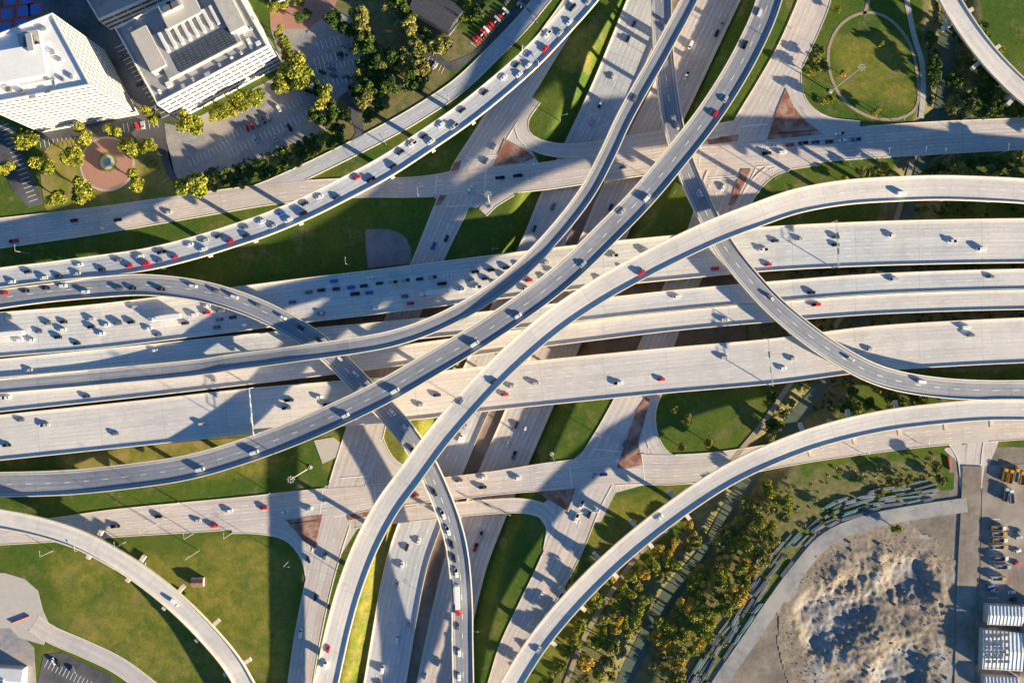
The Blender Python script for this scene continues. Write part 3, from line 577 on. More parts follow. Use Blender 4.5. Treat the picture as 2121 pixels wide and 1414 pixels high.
def arrow(px,py,ang,z=.36,k=1.0):
    x,y,_=P(px,py,z);ca,sa=math.cos(ang),math.sin(ang)
    sh=[[(-2,-.12),(.6,-.12),(.6,.12),(-2,.12)],[(.6,-.5),(1.8,0),(.6,.5)],[(-.2,.12),(0,.12),(.0,.9),(-.2,.9)],[(-.45,.9),(.25,.9),(-.1,1.6)]]
    mb=MB()
    for s_ in sh: mb.face([(x+(a_*ca-b_*sa)*k*1.3,y+(a_*sa+b_*ca)*k*1.3,z) for a_,b_ in s_])
    o=mb.obj('turn_arrow',['white']); tag(o,'white turn arrow painted on lane','road marking',group='turn arrows on streets',kind='structure')
for px,py,an in [(1485,405,110),(1470,390,110),(1600,350,200),(1092,375,5),(1110,340,185),(945,1000,175),(540,1085,-10),(1200,1085,70),(870,385,5),(860,1030,5)]: arrow(px,py,math.radians(an))

# ------------------------------------------------------------ vehicles
def section_body(mb,secs,m):
    R=[]
    for x,w_,zl,zh in secs: R.append([(x,-w_,zl),(x,-w_*1.02,zl+(zh-zl)*.55),(x,-w_*.86,zh),(x,w_*.86,zh),(x,w_*1.02,zl+(zh-zl)*.55),(x,w_,zl)])
    for i in range(len(R)-1):
        for j in range(6): k=(j+1)%6; mb.face([R[i][j],R[i][k],R[i+1][k],R[i+1][j]][::-1],m)
    mb.face(R[0],m); mb.face(R[-1][::-1],m)
def wheels(mb,xs,w_,r=.34,m=1):
    for x in xs:
        for sg in(-1,1): mb.cyl((x,sg*(w_-.12),r),(x,sg*(w_+.06),r),r,r,10,m)
def frust(mb,x0,x1,X0,X1,w0,w1,z0,z1,m,top=True):
    a=[(x0,-w0,z0),(x1,-w0,z0),(x1,w0,z0),(x0,w0,z0)];b_=[(X0,-w1,z1),(X1,-w1,z1),(X1,w1,z1),(X0,w1,z1)]
    for i in range(4): j=(i+1)%4; mb.face([a[i],a[j],b_[j],b_[i]],m)
    if top: mb.face(b_,m)
def carmeshes(typ):
    b_=MB(); g_=MB()
    if typ=='car':
        section_body(b_,[(-2.35,.78,.35,.80),(-2.15,.90,.25,.95),(-1.2,.93,.22,.98),(.9,.93,.22,.95),(2.0,.90,.25,.80),(2.35,.74,.35,.66)],0)
        wheels(b_,(-1.4,1.42),.88); b_.box((-.35,0,1.40),1.75,1.36,.05,m=0)
        frust(g_,-1.75,1.0,-1.22,.5,.82,.68,.95,1.41,0)
    elif typ=='suv':
        section_body(b_,[(-2.4,.85,.4,1.0),(-2.3,.95,.3,1.1),(-1.0,.97,.28,1.12),(1.0,.97,.28,1.08),(2.15,.94,.3,.98),(2.45,.8,.4,.8)],0)
        wheels(b_,(-1.5,1.5),.92,.38); b_.box((-.75,0,1.70),2.6,1.5,.06,m=0)
        frust(g_,-2.3,1.15,-2.05,.6,.88,.74,1.08,1.71,0)
    elif typ=='pickup':
        section_body(b_,[(-.6,.98,.4,1.1),(1.6,.98,.35,1.12),(2.6,.94,.38,1.05),(2.85,.82,.45,.9)],0)
        wheels(b_,(-1.9,1.9),.95,.4); b_.box((-1.8,0,.45),2.4,1.9,.3,m=1); 
        for sg in(-1,1): b_.box((-1.8,sg*.92,.75),2.4,.12,.42)
        b_.box((-2.98,0,.6),.1,1.9,.55); b_.box((.1,0,1.78),1.5,1.5,.06)
        frust(g_,-.75,1.3,-.6,.85,.88,.76,1.1,1.79,0)
    elif typ=='van':
        section_body(b_,[(-2.7,.95,.35,2.1),(-2.6,.99,.3,2.2),(1.2,.99,.3,2.2),(1.9,.96,.3,1.25),(2.7,.85,.4,.95)],0); wheels(b_,(-1.7,1.8),.95,.38)
        frust(g_,1.15,2.05,1.22,1.3,.93,.86,1.25,2.16,0)
    return b_,g_
CARM={}
def carmesh(typ,col):
    if (typ,col) not in CARM:
        b_,g_=carmeshes(typ); CARM[(typ,col)]=(b_.mesh('car_body',['p_'+col,'tyre']),g_.mesh('car_windows',['glass']))
    return CARM[(typ,col)]
TN={'car':('car','sedan'),'suv':('car','suv'),'pickup':('pickup_truck','pickup truck'),'van':('van','van')}
def putcar(x,y,z,yaw,pitch,typ,col,where,group):
    bm_,gm_=carmesh(typ,col); o=bpy.data.objects.new(TN[typ][0],bm_); link(o)
    o.location=(x,y,z); o.rotation_euler=(0,-pitch,yaw); o.scale=(.92,.92,.84)
    w=bpy.data.objects.new('window',gm_); link(w,o)
    tag(o,'%s %s %s'%(CNAME[col],TN[typ][1],where),{'car':'car','suv':'car','pickup':'truck','van':'van'}[typ],group=group); return o
def putsemi(x,y,z,yaw,pitch,cab,where,tr='w'):
    e_=bpy.data.objects.new('semi_truck',None); link(e_); e_.location=(x,y,z); e_.rotation_euler=(0,-pitch,yaw)
    mb=MB(); mb.box((-2.2,0,1.15),13.5,2.55,2.8); 
    for i in range(12): mb.box((-8.6+i*1.15,0,3.95),.12,2.5,.04)
    o=mb.obj('trailer',['p_'+tr],e_,False)
    mb=MB(); mb.box((6.7,0,.9),2.6,2.4,2.3,taper=.93); mb.box((8.4,0,.8),1.3,2.1,1.1,taper=.88); mb.box((6.3,0,3.2),1.6,2.1,.5,taper=.8); mb.box((5.2,0,.7),1.2,1.2,.35)
    mb.obj('cab',['p_'+cab],e_,False)
    mb=MB(); frust(mb,7.6,8.03,7.5,7.9,1.0,.9,1.95,2.9,0); mb.obj('window',['glass'],e_,False)
    mb=MB(); wheels(mb,(-8,-6.7,4.7,5.9,8.3),1.2,.5,0); mb.obj('wheel',['tyre'],e_,False)
    tag(e_,'%s semi truck with long white trailer %s'%(CNAME[cab],where),'truck',group='heavy trucks on the highways')
def place(key,lst,where):
    r=ROADS[key]
    items=[it.split(',') for it in lst.split()]
    items.sort(key=lambda f:0 if (len(f)>3 and f[3]=='semi') else 1)
    for f in items:
        px,py=float(f[0]),float(f[1]); col=f[2] if len(f)>2 else random.choice('wbgsswbu'); typ=f[3] if len(f)>3 else random.choices(['car','suv','pickup','van'],[6,4,1.6,.7])[0]
        d=np.hypot(r.ppx-px,r.ppy-py);i=int(d.argmin()); k=S*(1-r.z[i]/H)
        X,Y=(px-CX)*k,(CY-py)*k
        q=r.s[i]+(X-r.x[i])*r.tx[i]+(Y-r.y[i])*r.ty[i]; off=-(X-r.x[i])*r.ty[i]+(Y-r.y[i])*r.tx[i]
        hw=r.hw[i];sh=1.2 if r.lanes>1 else .8;lw=(2*hw-2*sh)/r.lanes
        ln=int(np.clip((off+hw-sh)//lw,0,r.lanes-1)); off=-hw+sh+(ln+.5)*lw
        need=7 if typ!='semi' else 15
        while any(l2==ln and abs(q-s2)<max(need,n2) for s2,l2,n2 in r.cars): q+=2.0
        r.cars.append((q,ln,need))
        off+=random.uniform(-.25,.25)
        x,y,z,tx,ty=r.at(q,off); a0=r.at(q-2);a1=r.at(q+2); pitch=math.atan2(a1[2]-a0[2],4)
        yaw=math.atan2(ty,tx); di=r.dirn
        if key in('CN','CS'): di=1 if off<0 else -1
        if di<0: yaw+=math.pi; pitch=-pitch
        if typ=='semi': putsemi(x,y,z+.03,yaw,pitch,col,where)
        else: putcar(x,y,z+.03,yaw,pitch,typ,col,where,'cars driving on the roads')
place('A',"25,581,w 60,570,b 92,575,w 165,550,w 160,566,s 115,572,b 212,556,b 245,538,g 268,548,r 290,528,w 302,542,r 335,520,b 330,536,g 355,533,r 393,505,w 420,512,w 425,498,s 453,488,b 476,495,r 508,470,g 510,485,b 542,457,w 565,465,s 583,440,u 597,453,w 625,435,b 632,422,b 662,408,w 697,408,n 740,370,r 768,372,b 815,345,b 830,315,b 855,300,w 882,287,b 893,295,w 917,264,w 940,262,s 960,232,b 1007,195,b 1045,163,w 1072,137,b 1075,155,w 1090,142,w 1100,118,u 1130,103,r 1140,78,w 1158,68,s 1185,52,w 1190,22,b 1222,8,s",'on flyover ramp')
place('B',"12,612,r 55,607,b 97,603,b 133,600,w 178,600,w 250,592,g 275,590,b 335,592,b 400,600,w 447,608,g 485,620,w 535,635,g 585,660,w 620,682,b 660,705,n 705,742,w 738,772,w,suv 768,805,s 812,855,w 838,888,w 862,930,s 898,1020,b,suv 918,1065,w,pickup 922,1100,w,pickup 937,1127,b 942,1155,b,suv 941,1185,w,pickup 948,1290,g 950,1350,w,suv 948,1400,w 946,1240,r,semi",'on curving ramp')
place('M1',"20,665,g 100,663,g 118,665,b 188,655,s 190,674,b 205,668,w 240,672,g 265,662,b 278,640,s 300,670,w 308,683,w 330,700,g 372,662,r 385,675,b 415,655,g 430,636,w 455,655,g 462,668,n 480,640,g 210,695,w 130,690,w 122,703,b 40,712,w 50,698,w 345,652,w,semi 22,687,w,semi 640,605,g 615,605,b 653,600,b 575,640,g 607,632,u 692,583,u 720,595,u 735,603,b 722,612,u 697,603,b 765,590,b 770,575,w 800,592,s 825,585,s 838,608,g 855,578,b 860,605,w 850,622,r 880,570,s 905,573,w 915,585,b 898,603,w,semi 972,592,w 975,578,s 985,563,b 992,580,b 1018,560,b 1030,590,g 1045,572,r 1050,558,b 1072,556,s 1085,560,b 1095,578,r 1087,592,s 1130,548,s 1140,562,w 1130,575,b 1195,548,w 1245,575,w 1270,530,s 1297,555,b 1340,520,w,van 1480,550,r 1580,518,w 1605,503,n 1590,545,r 1655,498,s 1730,485,g 1730,507,b 1845,490,w 1970,500,w 2030,515,w,van 775,630,w 665,645,g 550,625,b 500,655,g 75,690,g 160,710,b 450,680,g",'on wide elevated highway')
place('M2a',"320,728,w 60,760,s 1680,610,b 1850,585,s 1180,648,s 2050,575,g 1400,615,w",'on express lanes'); place('M2b',"180,822,n 1690,633,r 1100,692,s 15,827,w 1500,655,w 700,757,g",'on express lanes')
place('M3',"45,870,g 95,885,s 15,915,b 600,833,n 595,852,g 660,820,w 680,840,b 1045,812,r 1060,800,s 1370,792,r 1620,755,w 1640,738,s 2000,685,w,van 2010,700,g 870,830,s 905,815,n 1110,790,s 1800,720,s 1720,735,g 1280,790,w 1500,740,s 240,900,g 420,880,s",'on sunlit elevated highway')
place('C',"415,968,w,van 525,928,w,van 715,858,w 820,812,w,van 985,715,w,van 1072,653,w,suv 1205,545,s 1335,407,w,van 1475,232,r,suv 1500,205,s 1548,97,b 1580,30,w,van 1290,440,s",'on high flyover')
place('E',"1018,785,n 1330,568,r,suv 675,1375,w,van 690,1345,r 1865,392,w 960,835,s",'on high flyover'); place('F',"1450,400,w 1400,262,s 1908,790,w,van 1590,620,g 1760,745,s 1375,60,w",'on lower ramp')
place('G',"1370,1075,w 1110,1340,s",'on curved ramp'); place('K',"368,1240,w,van",'on narrow ramp'); place('D',"1315,205,g",'on narrow connector')
place('CN',"155,462,b,suv 245,457,b 30,495,r 1035,365,b,pickup 1072,360,b,pickup 1600,298,w 1635,295,r 1655,292,b 1668,302,n 1695,288,b 1695,300,w 1738,283,w 1715,297,u 1588,322,b 1620,320,w 350,440,s 1290,345,g",'on surface street')
place('CS',"240,1085,b 330,1075,b 475,1063,w 548,1057,r,suv 590,1060,w 445,1093,r 860,1025,r 1000,1010,b 950,985,g 1070,985,w 640,1050,w 675,1040,s 1000,990,w 1250,985,u 1700,925,s 410,1070,s",'on surface street')
place('FW',"978,395,w 895,508,u 927,495,b 1025,305,w 672,1150,g 625,1310,w,van 650,1235,n 1000,330,g",'on frontage street'); place('Rsw',"633,1160,n",'turning onto street')
place('FE',"1205,1045,w,pickup 1212,1062,b 1193,1072,w 1240,990,s 1290,915,g 1500,390,w 1120,1230,w",'on frontage street')
place('SB',"950,905,w,van 850,1135,b 835,1170,w 825,1210,s 815,1320,w,van 800,1385,w,van 790,1400,g 1295,80,b 1310,50,n 1270,160,s 1240,215,w 1150,430,g 1110,475,n 960,880,s 840,1290,s 1120,520,s 1220,250,s 870,1120,w",'in sunken highway')
place('NB',"1045,915,w 1060,940,g 1000,1110,s 1070,880,b 930,1320,w 905,1370,s 1430,95,w,van 1500,50,s 1415,155,w 1225,480,s 1265,430,n 1090,890,w 890,1400,w 1010,1090,r 1480,60,b",'in sunken highway')
def parked(lst,ang,where='parked in lot',grp='cars parked in lots'):
    for it in lst.split():
        f=it.split(','); x,y,_=P(float(f[0]),float(f[1]),.15)
        putcar(x,y,.18,math.radians(ang+random.uniform(-3,3)),0,f[3] if len(f)>3 else random.choice(['car','suv']),f[2],where,grp)
parked("512,266,r,car 522,262,r,car 534,257,g 546,250,b 556,245,g 571,287,s 530,288,s 600,265,b 578,226,w",-62)
parked("692,157,g 688,143,g 684,130,s 640,190,b 668,150,b",-20)
parked("985,85,r 990,79,r 996,73,b 1001,68,r 1007,62,w 1013,57,r 1018,51,r 1024,46,b 1030,40,s 1036,35,r 1041,29,b 1047,23,w",-40)
parked("285,262,r 275,264,b 297,260,s",-80); parked("112,1368,w 121,1372,b 152,1386,g",-65)
parked("255,118,g 290,175,b 318,225,w",25)
parked("2095,1225,w 2098,1240,b 2055,1220,n 2050,1212,u 2108,1100,g 2108,1112,s 2106,1140,w 2104,1165,r",10,'parked in dusty yard')
parked("1000,15,b 1050,5,g 1075,8,g 1095,-5,s 875,110,w 845,40,b 838,15,r 900,137,s",55)
def boxtruck(px,py,ang,cab,box):
    x,y,_=P(px,py,.2); e_=bpy.data.objects.new('work_truck',None); link(e_); e_.location=(x,y,.15); e_.rotation_euler=(0,0,math.radians(ang))
    mb=MB(); mb.box((2.9,0,.7),1.8,2.3,1.6,taper=.88); mb.box((4.1,0,.6),.9,2.0,.8,taper=.9); mb.obj('cab',['p_'+cab],e_,False)
    mb=MB(); mb.box((-1.2,0,.9),6.0,2.4,.25)
    for sg in(-1,1): mb.box((-1.2,sg*1.12,1.15),6.0,.12,1.0)
    mb.box((-4.14,0,1.15),.12,2.1,1.0); mb.box((1.74,0,1.15),.12,2.1,1.3); mb.box((-1.2,0,1.16),5.6,2.0,.5,taper=.7,m=1); mb.obj('truck_bed',['p_'+box,'dmetal'],e_,False)
    mb=MB(); frust(mb,3.75,3.9,3.6,3.65,1.0,.92,1.4,2.2,0); mb.obj('window',['glass'],e_,False)
    mb=MB(); wheels(mb,(-3.2,-2.1,3.2),1.1,.5,0); mb.obj('wheel',['tyre'],e_,False)
    tag(e_,'%s work truck with %s bed parked in yard'%(CNAME[cab],CNAME[box]),'truck',group='work trucks in the equipment yard')
for a_ in [(2078,982,80,'y','y'),(2090,985,80,'y','y'),(2102,982,80,'y','s'),(2114,988,85,'y','y'),(2080,1022,80,'s','g'),(2065,1092,0,'w','y'),(2067,1104,2,'y','s'),(2068,1117,0,'w','y'),(2069,1131,0,'y','w'),(2070,1155,5,'w','g'),(2066,1196,0,'y','w'),(2092,1026,95,'w','s'),(2075,1172,0,'s','s')]: boxtruck(*a_)

# ------------------------------------------------------------ buildings
def building(base,h,floors,sides,name,label,roof,fw=.28,par=1.2,wh=.55,bays=None,z0=0.0,cat='building'):
    cx=sum(p[0] for p in base)/len(base);cy=sum(p[1] for p in base)/len(base)
    e_=bpy.data.objects.new(name,None); link(e_); e_.location=(cx,cy,z0); tag(e_,label,cat)
    mb=MB(); mb.prism(base,z0-.5,z0+h,0,1); mb.obj('wall',['bwhite',roof],e_)
    n=len(base); mb=MB()
    for i in range(n):
        a_=Vector(base[i]);b_=Vector(base[(i+1)%n]);d=(b_-a_);L=d.length;d.normalize();nn=Vector((d.y,-d.x))
        c_=(a_+b_)/2-nn*.35; mb.box((c_.x,c_.y,z0+h+.003),L-.0 if i%2==0 else L-1.4,.6,par,math.atan2(d.y,d.x),0,bottom=False)
    mb.obj('parapet_wall',['bwhite'],e_)
    cnt=0; rest=MB(); fh=h/floors
    for si in sides:
        a_=Vector(base[si]);b_=Vector(base[(si+1)%n]);d=(b_-a_);L=d.length;d.normalize();nn=Vector((d.y,-d.x));ang=math.atan2(d.y,d.x)
        nb_=max(3,int(L/bays)); bw=L/nb_
        grid=MB()
        for f_ in range(floors+1):
            z=z0+f_*fh-(.25 if f_ else 0); c_=(a_+b_)/2+nn*(fw/2+.002); zz=min(z+fh*(1-wh),z0+h+par*.8)
            grid.box((c_.x,c_.y,z),L,fw,zz-z,ang)
        for k in range(nb_+1):
            c_=a_+d*(L*k/nb_)+nn*(fw/2-.03); grid.box((c_.x,c_.y,z0),.45,fw*.8,h,ang)
        grid.obj('facade_grid',['bwhite'],e_)
        for f_ in range(floors):
            for k in range(nb_):
                z=z0+f_*fh+fh*(1-wh)-.1; c_=a_+d*(bw*(k+.5))+nn*.05
                mb=MB() if cnt<99 else rest
                mb.box((c_.x,c_.y,z),bw-.5,.08,fh*wh-.2,ang)
                if cnt<99: mb.obj('window',['bglass'],e_)
                cnt+=1
    if rest.f: o=rest.obj('window',['bglass'],e_); o['kind']='stuff'
    return e_
def pw(l,z=0): return [P(x,y,z)[:2] for x,y in l]
tower=building(pw([(85,274),(287,237),(216,105),(14,183)]),47,13,[0,1],'office_tower','tall white precast office tower with window grid','rwhite',bays=3.6,wh=.5)
off=building(pw([(372,247),(587,135),(505,-12),(290,100)]),26,6,[0,1],'office_building','low white office building with skylit grey roof','rgrey',bays=4.2,wh=.55)
garage=building(pw([(230,62),(420,-20),(400,-60),(205,20)]),12,3,[0],'parking_garage','grey rooftop parking structure behind offices','rgrey',bays=8)
def roofbox(par,px,py,zb,sx,sy,sz,ang,mat,name,taper=1.0):
    x,y,_=P(px,py,zb+sz/2); mb=MB(); mb.box((x,y,zb+.01),sx,sy,sz,math.radians(ang),taper=taper); return mb.obj(name,[mat],par)
roofbox(tower,35,135,47,30,16,3.0,10,'rwhite','penthouse'); roofbox(tower,62,88,47,11,11,1.0,10,'conc','cooling_tower_curb')
for dx in(-6,6):
    for dy in(-6,6): roofbox(tower,62+dx,88+dy,48.1,2.6,2.6,2.0,10,'dmetal','roof_fan')
roofbox(tower,62,88,50.2,3.0,9,.8,10,'metal','cooling_tower')
for px,py in [(95,158),(130,165),(92,62),(18,185),(45,190),(110,110),(125,125),(90,120),(150,160),(70,200),(100,190)]: roofbox(tower,px,py,47,random.uniform(1.2,3),random.uniform(1.2,3),1.3,12,random.choice(['metal','dmetal']),'roof_vent')
roofbox(tower,110,150,47,.4,14,.5,10,'metal','roof_pipe'); roofbox(tower,80,170,47,18,.4,.5,10,'metal','roof_pipe')
A2=27.5
roofbox(off,405,85,26,44,25,3.5,A2,'rgrey','penthouse'); roofbox(off,312,105,26,9,24,5,A2,'conc','penthouse')
roofbox(off,375,22,26,20,15,6.0,A2,'conc','penthouse'); roofbox(off,478,28,26,9,22,6.0,A2,'conc','penthouse')
ax=(math.cos(math.radians(A2)),math.sin(math.radians(A2)))
for i in range(9): roofbox(off,340+i*15,96-i*8-8,29.52,1.6,11,1.6,A2,'bwhite','skylight_fin')
mb=MB(); x,y,_=P(425,104,30)
for i in range(7):
    for j in range(12):
        u=-16+j*2.9;v_=-4+i*1.5; mb.box((x+u*ax[0]-v_*ax[1],y+u*ax[1]+v_*ax[0],29.53),2.6,1.2,.5,math.radians(A2))
mb.obj('skylight',['bglass'],off)
for px,py in [(345,18),(362,10)]:
    roofbox(off,px,py,32.05,7,5,2.5,A2,'metal','cooling_tower'); roofbox(off,px,py,34.6,4,3,.5,A2,'dmetal','roof_fan')
for i in range(6): roofbox(off,352+i*12,139-i*6,26,2.4,2.2,1.8,A2,'dmetal','roof_fan')
for px,py in [(290,150),(520,60),(500,110),(430,155),(270,60),(535,90),(330,190),(350,175),(480,120),(455,135),(300,60),(285,90),(400,165),(380,180),(515,85),(525,40)]: roofbox(off,px,py,26,random.uniform(1,3.4),random.uniform(1,3),1.2,A2,random.choice(['metal','bwhite','conc']),'roof_vent')
roofbox(off,505,70,26,1.2,26,.6,A2,'metal','roof_pipe')
def gable(pts,h,rise,roof,name,label,wall='conc',ribs=0):
    p=[Vector(q) for q in pw(pts)]; c_=sum(p,Vector((0,0)))/4
    e_=bpy.data.objects.new(name,None);link(e_);e_.location=(c_.x,c_.y,0);tag(e_,label,'building')
    mb=MB(); mb.prism([tuple(q) for q in p],-.3,h,0); mb.obj('wall',[wall],e_)
    a_,b_,c2,d_=[(q+(q-c_)*.04) for q in p]; m1=(a_+d_)/2;m2=(b_+c2)/2
    mb=MB(); z=h-.1;Zt=h+rise
    def v3(q,zz): return (q.x,q.y,zz)
    mb.face([v3(a_,z),v3(b_,z),v3(m2,Zt),v3(m1,Zt)]); mb.face([v3(c2,z),v3(d_,z),v3(m1,Zt),v3(m2,Zt)]); mb.face([v3(d_,z),v3(a_,z),v3(m1,Zt)]); mb.face([v3(b_,z),v3(c2,z),v3(m2,Zt)])
    for i in range(ribs):
        f_=(i+.5)/ribs
        for s0,s1,t0,t1 in((a_,b_,m1,m2),(d_,c2,m1,m2)):
            lo_=s0+(s1-s0)*f_;hi_=t0+(t1-t0)*f_; mb.cyl((lo_.x,lo_.y,z+.12),(hi_.x,hi_.y,Zt+.12),.14,.14,4,0)
    mb.obj('roof',[roof],e_); return e_
gable([(852,30),(930,75),(965,30),(880,-15)],7,4,'rdark','brick_hall','dark roofed gabled hall beside parking drive')
gable([(2035,1285),(2105,1288),(2107,1250),(2037,1247)],5,.7,'rwhite','warehouse','white metal roofed warehouse in equipment yard',ribs=10)
gable([(2025,1375),(2104,1380),(2106,1305),(2027,1298)],5,.8,'rwhite','warehouse','long low warehouse with grey roof panels',ribs=10)
gable([(2112,1400),(2150,1400),(2150,1250),(2112,1250)],5,1.2,'rgrey','warehouse','grey roofed shed beside equipment yard')
gable([(2030,1425),(2100,1425),(2100,1396),(2030,1394)],4,.6,'rwhite','warehouse','white ribbed metal shed at yard end',ribs=10)
gable([(-30,1420),(55,1425),(58,1378),(-28,1372)],5,1,'rwhite','small_shop','low pale roofed shop beside car park')
gable([(0,1412),(22,1414),(23,1396),(1,1394)],6.8,.6,'courtb','shop_canopy','small blue canopy roof at low shop')
building(pw([(568,20),(600,10),(590,-30),(555,-20)]),5,1,[],'utility_shed','small green roofed utility shed','sign',bays=4)
e_=bpy.data.objects.new('solar_panel_array',None);link(e_);x,y,_=P(2065,1340,6.5);e_.location=(x,y,6.3);tag(e_,'rows of blue grey panels on warehouse roof','solar panel')
for i in range(5):
    for j in range(4): mb=MB(); mb.box((x-5+j*3.6,y-8+i*3.8,6.35),3.0,1.6,.15,0); mb.obj('panel',['bglass'],e_)
gable([(400,1212),(424,1212),(424,1194),(400,1194)],2.6,.8,'rrust','pump_house','small rusty roofed utility hut in field','lot')
x,y,_=P(222,336,.5); e_=bpy.data.objects.new('fountain',None);link(e_);e_.location=(x,y,.27);tag(e_,'round tiered blue fountain in pink plaza','fountain')
mb=MB()
n=24
for i in range(n):
    a0=2*math.pi*i/n;a1=2*math.pi*(i+1)/n
    for r0,z0_,r1,z1_ in((2.5,.27,2.5,.9),(2.5,.9,2.1,.9),(2.1,.9,2.1,.5)): mb.face([(x+r0*math.cos(a0),y+r0*math.sin(a0),z0_),(x+r0*math.cos(a1),y+r0*math.sin(a1),z0_),(x+r1*math.cos(a1),y+r1*math.sin(a1),z1_),(x+r1*math.cos(a0),y+r1*math.sin(a0),z1_)])
mb.cyl((x,y,.3),(x,y,1.8),.3,.2,10); mb.cyl((x,y,1.6),(x,y,1.9),.5,1.1,14); mb.obj('basin',['conc'],e_)
mb=MB(); mb.cyl((x,y,.3),(x,y,.75),2.08,2.08,24); mb.cyl((x,y,1.91),(x,y,1.96),.9,.9,14); mb.obj('water',['pool'],e_)

# ------------------------------------------------------------ street furniture
def highmast(px,py,zb=0,h=38):
    x,y,_=P(px,py,zb); zb=tz1(x,y); e_=bpy.data.objects.new('high_mast_light',None);link(e_);e_.location=(x,y,zb);tag(e_,'tall high mast light with ring of lamps','street light',group='high mast lights')
    mb=MB(); mb.cyl((x,y,zb),(x,y,zb+h),.36,.15,10); mb.cyl((x,y,zb-.1),(x,y,zb+.4),1.2,1.2,12); mb.obj('pole',['conc'],e_)
    mb=MB()
    for i in range(12):
        a0=2*math.pi*i/12;a1=2*math.pi*(i+1)/12; mb.cyl((x+1.3*math.cos(a0),y+1.3*math.sin(a0),zb+h-.4),(x+1.3*math.cos(a1),y+1.3*math.sin(a1),zb+h-.4),.09,.09,5)
        if i%3==0: mb.cyl((x,y,zb+h-.4),(x+1.3*math.cos(a0),y+1.3*math.sin(a0),zb+h-.4),.06,.06,5)
    mb.obj('lamp_ring',['conc'],e_)
    for i in range(8):
        a0=2*math.pi*i/8; mb=MB(); mb.box((x+1.7*math.cos(a0),y+1.7*math.sin(a0),zb+h-.7),.8,.42,.4,a0,taper=.8); mb.obj('lamp_head',['metal'],e_)
for p in [(1015,430),(643,967),(1720,190),(1143,940)]: highmast(*p)
def lamp(px,py,ang,h=12):
    x,y,_=P(px,py,.2);g0=tz1(x,y);a_=math.radians(ang);e_=bpy.data.objects.new('street_lamp',None);link(e_);e_.location=(x,y,g0);tag(e_,'grey street lamp with single arm beside road','street lamp',group='street lamps beside roads')
    mb=MB(); mb.cyl((x,y,g0),(x,y,g0+h),.2,.11,8); mb.cyl((x,y,g0+h-.1),(x+2.8*math.cos(a_),y+2.8*math.sin(a_),g0+h+.4),.08,.06,6); mb.obj('pole',['metal'],e_)
    mb=MB(); mb.box((x+3.1*math.cos(a_),y+3.1*math.sin(a_),g0+h+.3),.9,.4,.2,a_); mb.obj('lamp_head',['metal'],e_)
for p in [(370,1040,60,22),(725,550,90),(60,525,90),(460,440,-90),(870,410,90),(1395,400,0),(1605,372,40,20),(1500,200,20),(560,1020,-90),(110,1140,90),(1020,520,0),(1160,250,10),(1240,900,160),(600,1160,0),(1640,60,0),(1000,870,0),(930,210,120),(800,300,120),(1850,250,-90),(1990,250,-90),(1760,340,90),(980,1300,0),(730,1200,160),(1780,935,90),(1900,915,90),(412,1140,45,18),(325,1085,80,20),(1820,330,90),(1940,328,90),(2060,322,90),(180,1130,90),(260,1122,90),(400,1105,90),(480,1104,90),(1900,325,90),(1690,345,90)]: lamp(*p)
def gantry(key,px,py,sides=1,n=2):
    r=ROADS[key]; i=int(np.hypot(r.ppx-px,r.ppy-py).argmin()); q=r.s[i]; h=r.hw[i]+(.75 if r.level=='fly' else 1.5)
    L=r.at(q,h);R=r.at(q,-h);zb=r.z[i]-(.8 if r.level=='fly' else .3);zt=r.z[i]+7.2
    e_=bpy.data.objects.new('sign_gantry',None);link(e_);e_.location=(R[0],R[1],zb);tag(e_,'steel overhead sign gantry spanning the lanes','sign',group='overhead sign gantries')
    mb=MB()
    for Q in (L,R): mb.cyl((Q[0],Q[1],zb),(Q[0],Q[1],zt+.6),.3,.25,8)
    for dz in(0,1.2): 
        mb.cyl((L[0],L[1],zt-dz+.6),(R[0],R[1],zt-dz+.6),.12,.12,6)
    nn=10
    for k in range(nn):
        a_=[L[c]+(R[c]-L[c])*k/nn for c in(0,1)];b_=[L[c]+(R[c]-L[c])*(k+1)/nn for c in(0,1)]
        mb.cyl((a_[0],a_[1],zt+(.6 if k%2 else -.6)),(b_[0],b_[1],zt+(-.6 if k%2 else .6)),.06,.06,5)
    mb.obj('truss',['metal'],e_)
    ang=math.atan2(R[1]-L[1],R[0]-L[0])
    for k in range(n):
        f_=(k+1)/(n+1); x=L[0]+(R[0]-L[0])*f_-r.tx[i]*.35*r.dirn;y=L[1]+(R[1]-L[1])*f_-r.ty[i]*.35*r.dirn
        mb=MB(); mb.box((x,y,zt-1.2),min(3.6,2*h/(n+1)*.8),.1,2.2,ang); mb.obj('sign_panel',['sign' if k==0 else 'metal'],e_)
gantry('A',1100,118,n=1); gantry('M3',530,880,n=2); gantry('M3',1590,760,n=2); gantry('M1',1730,500,n=2); gantry('NB',1020,1040,n=1); gantry('Ex',1098,30,n=1)
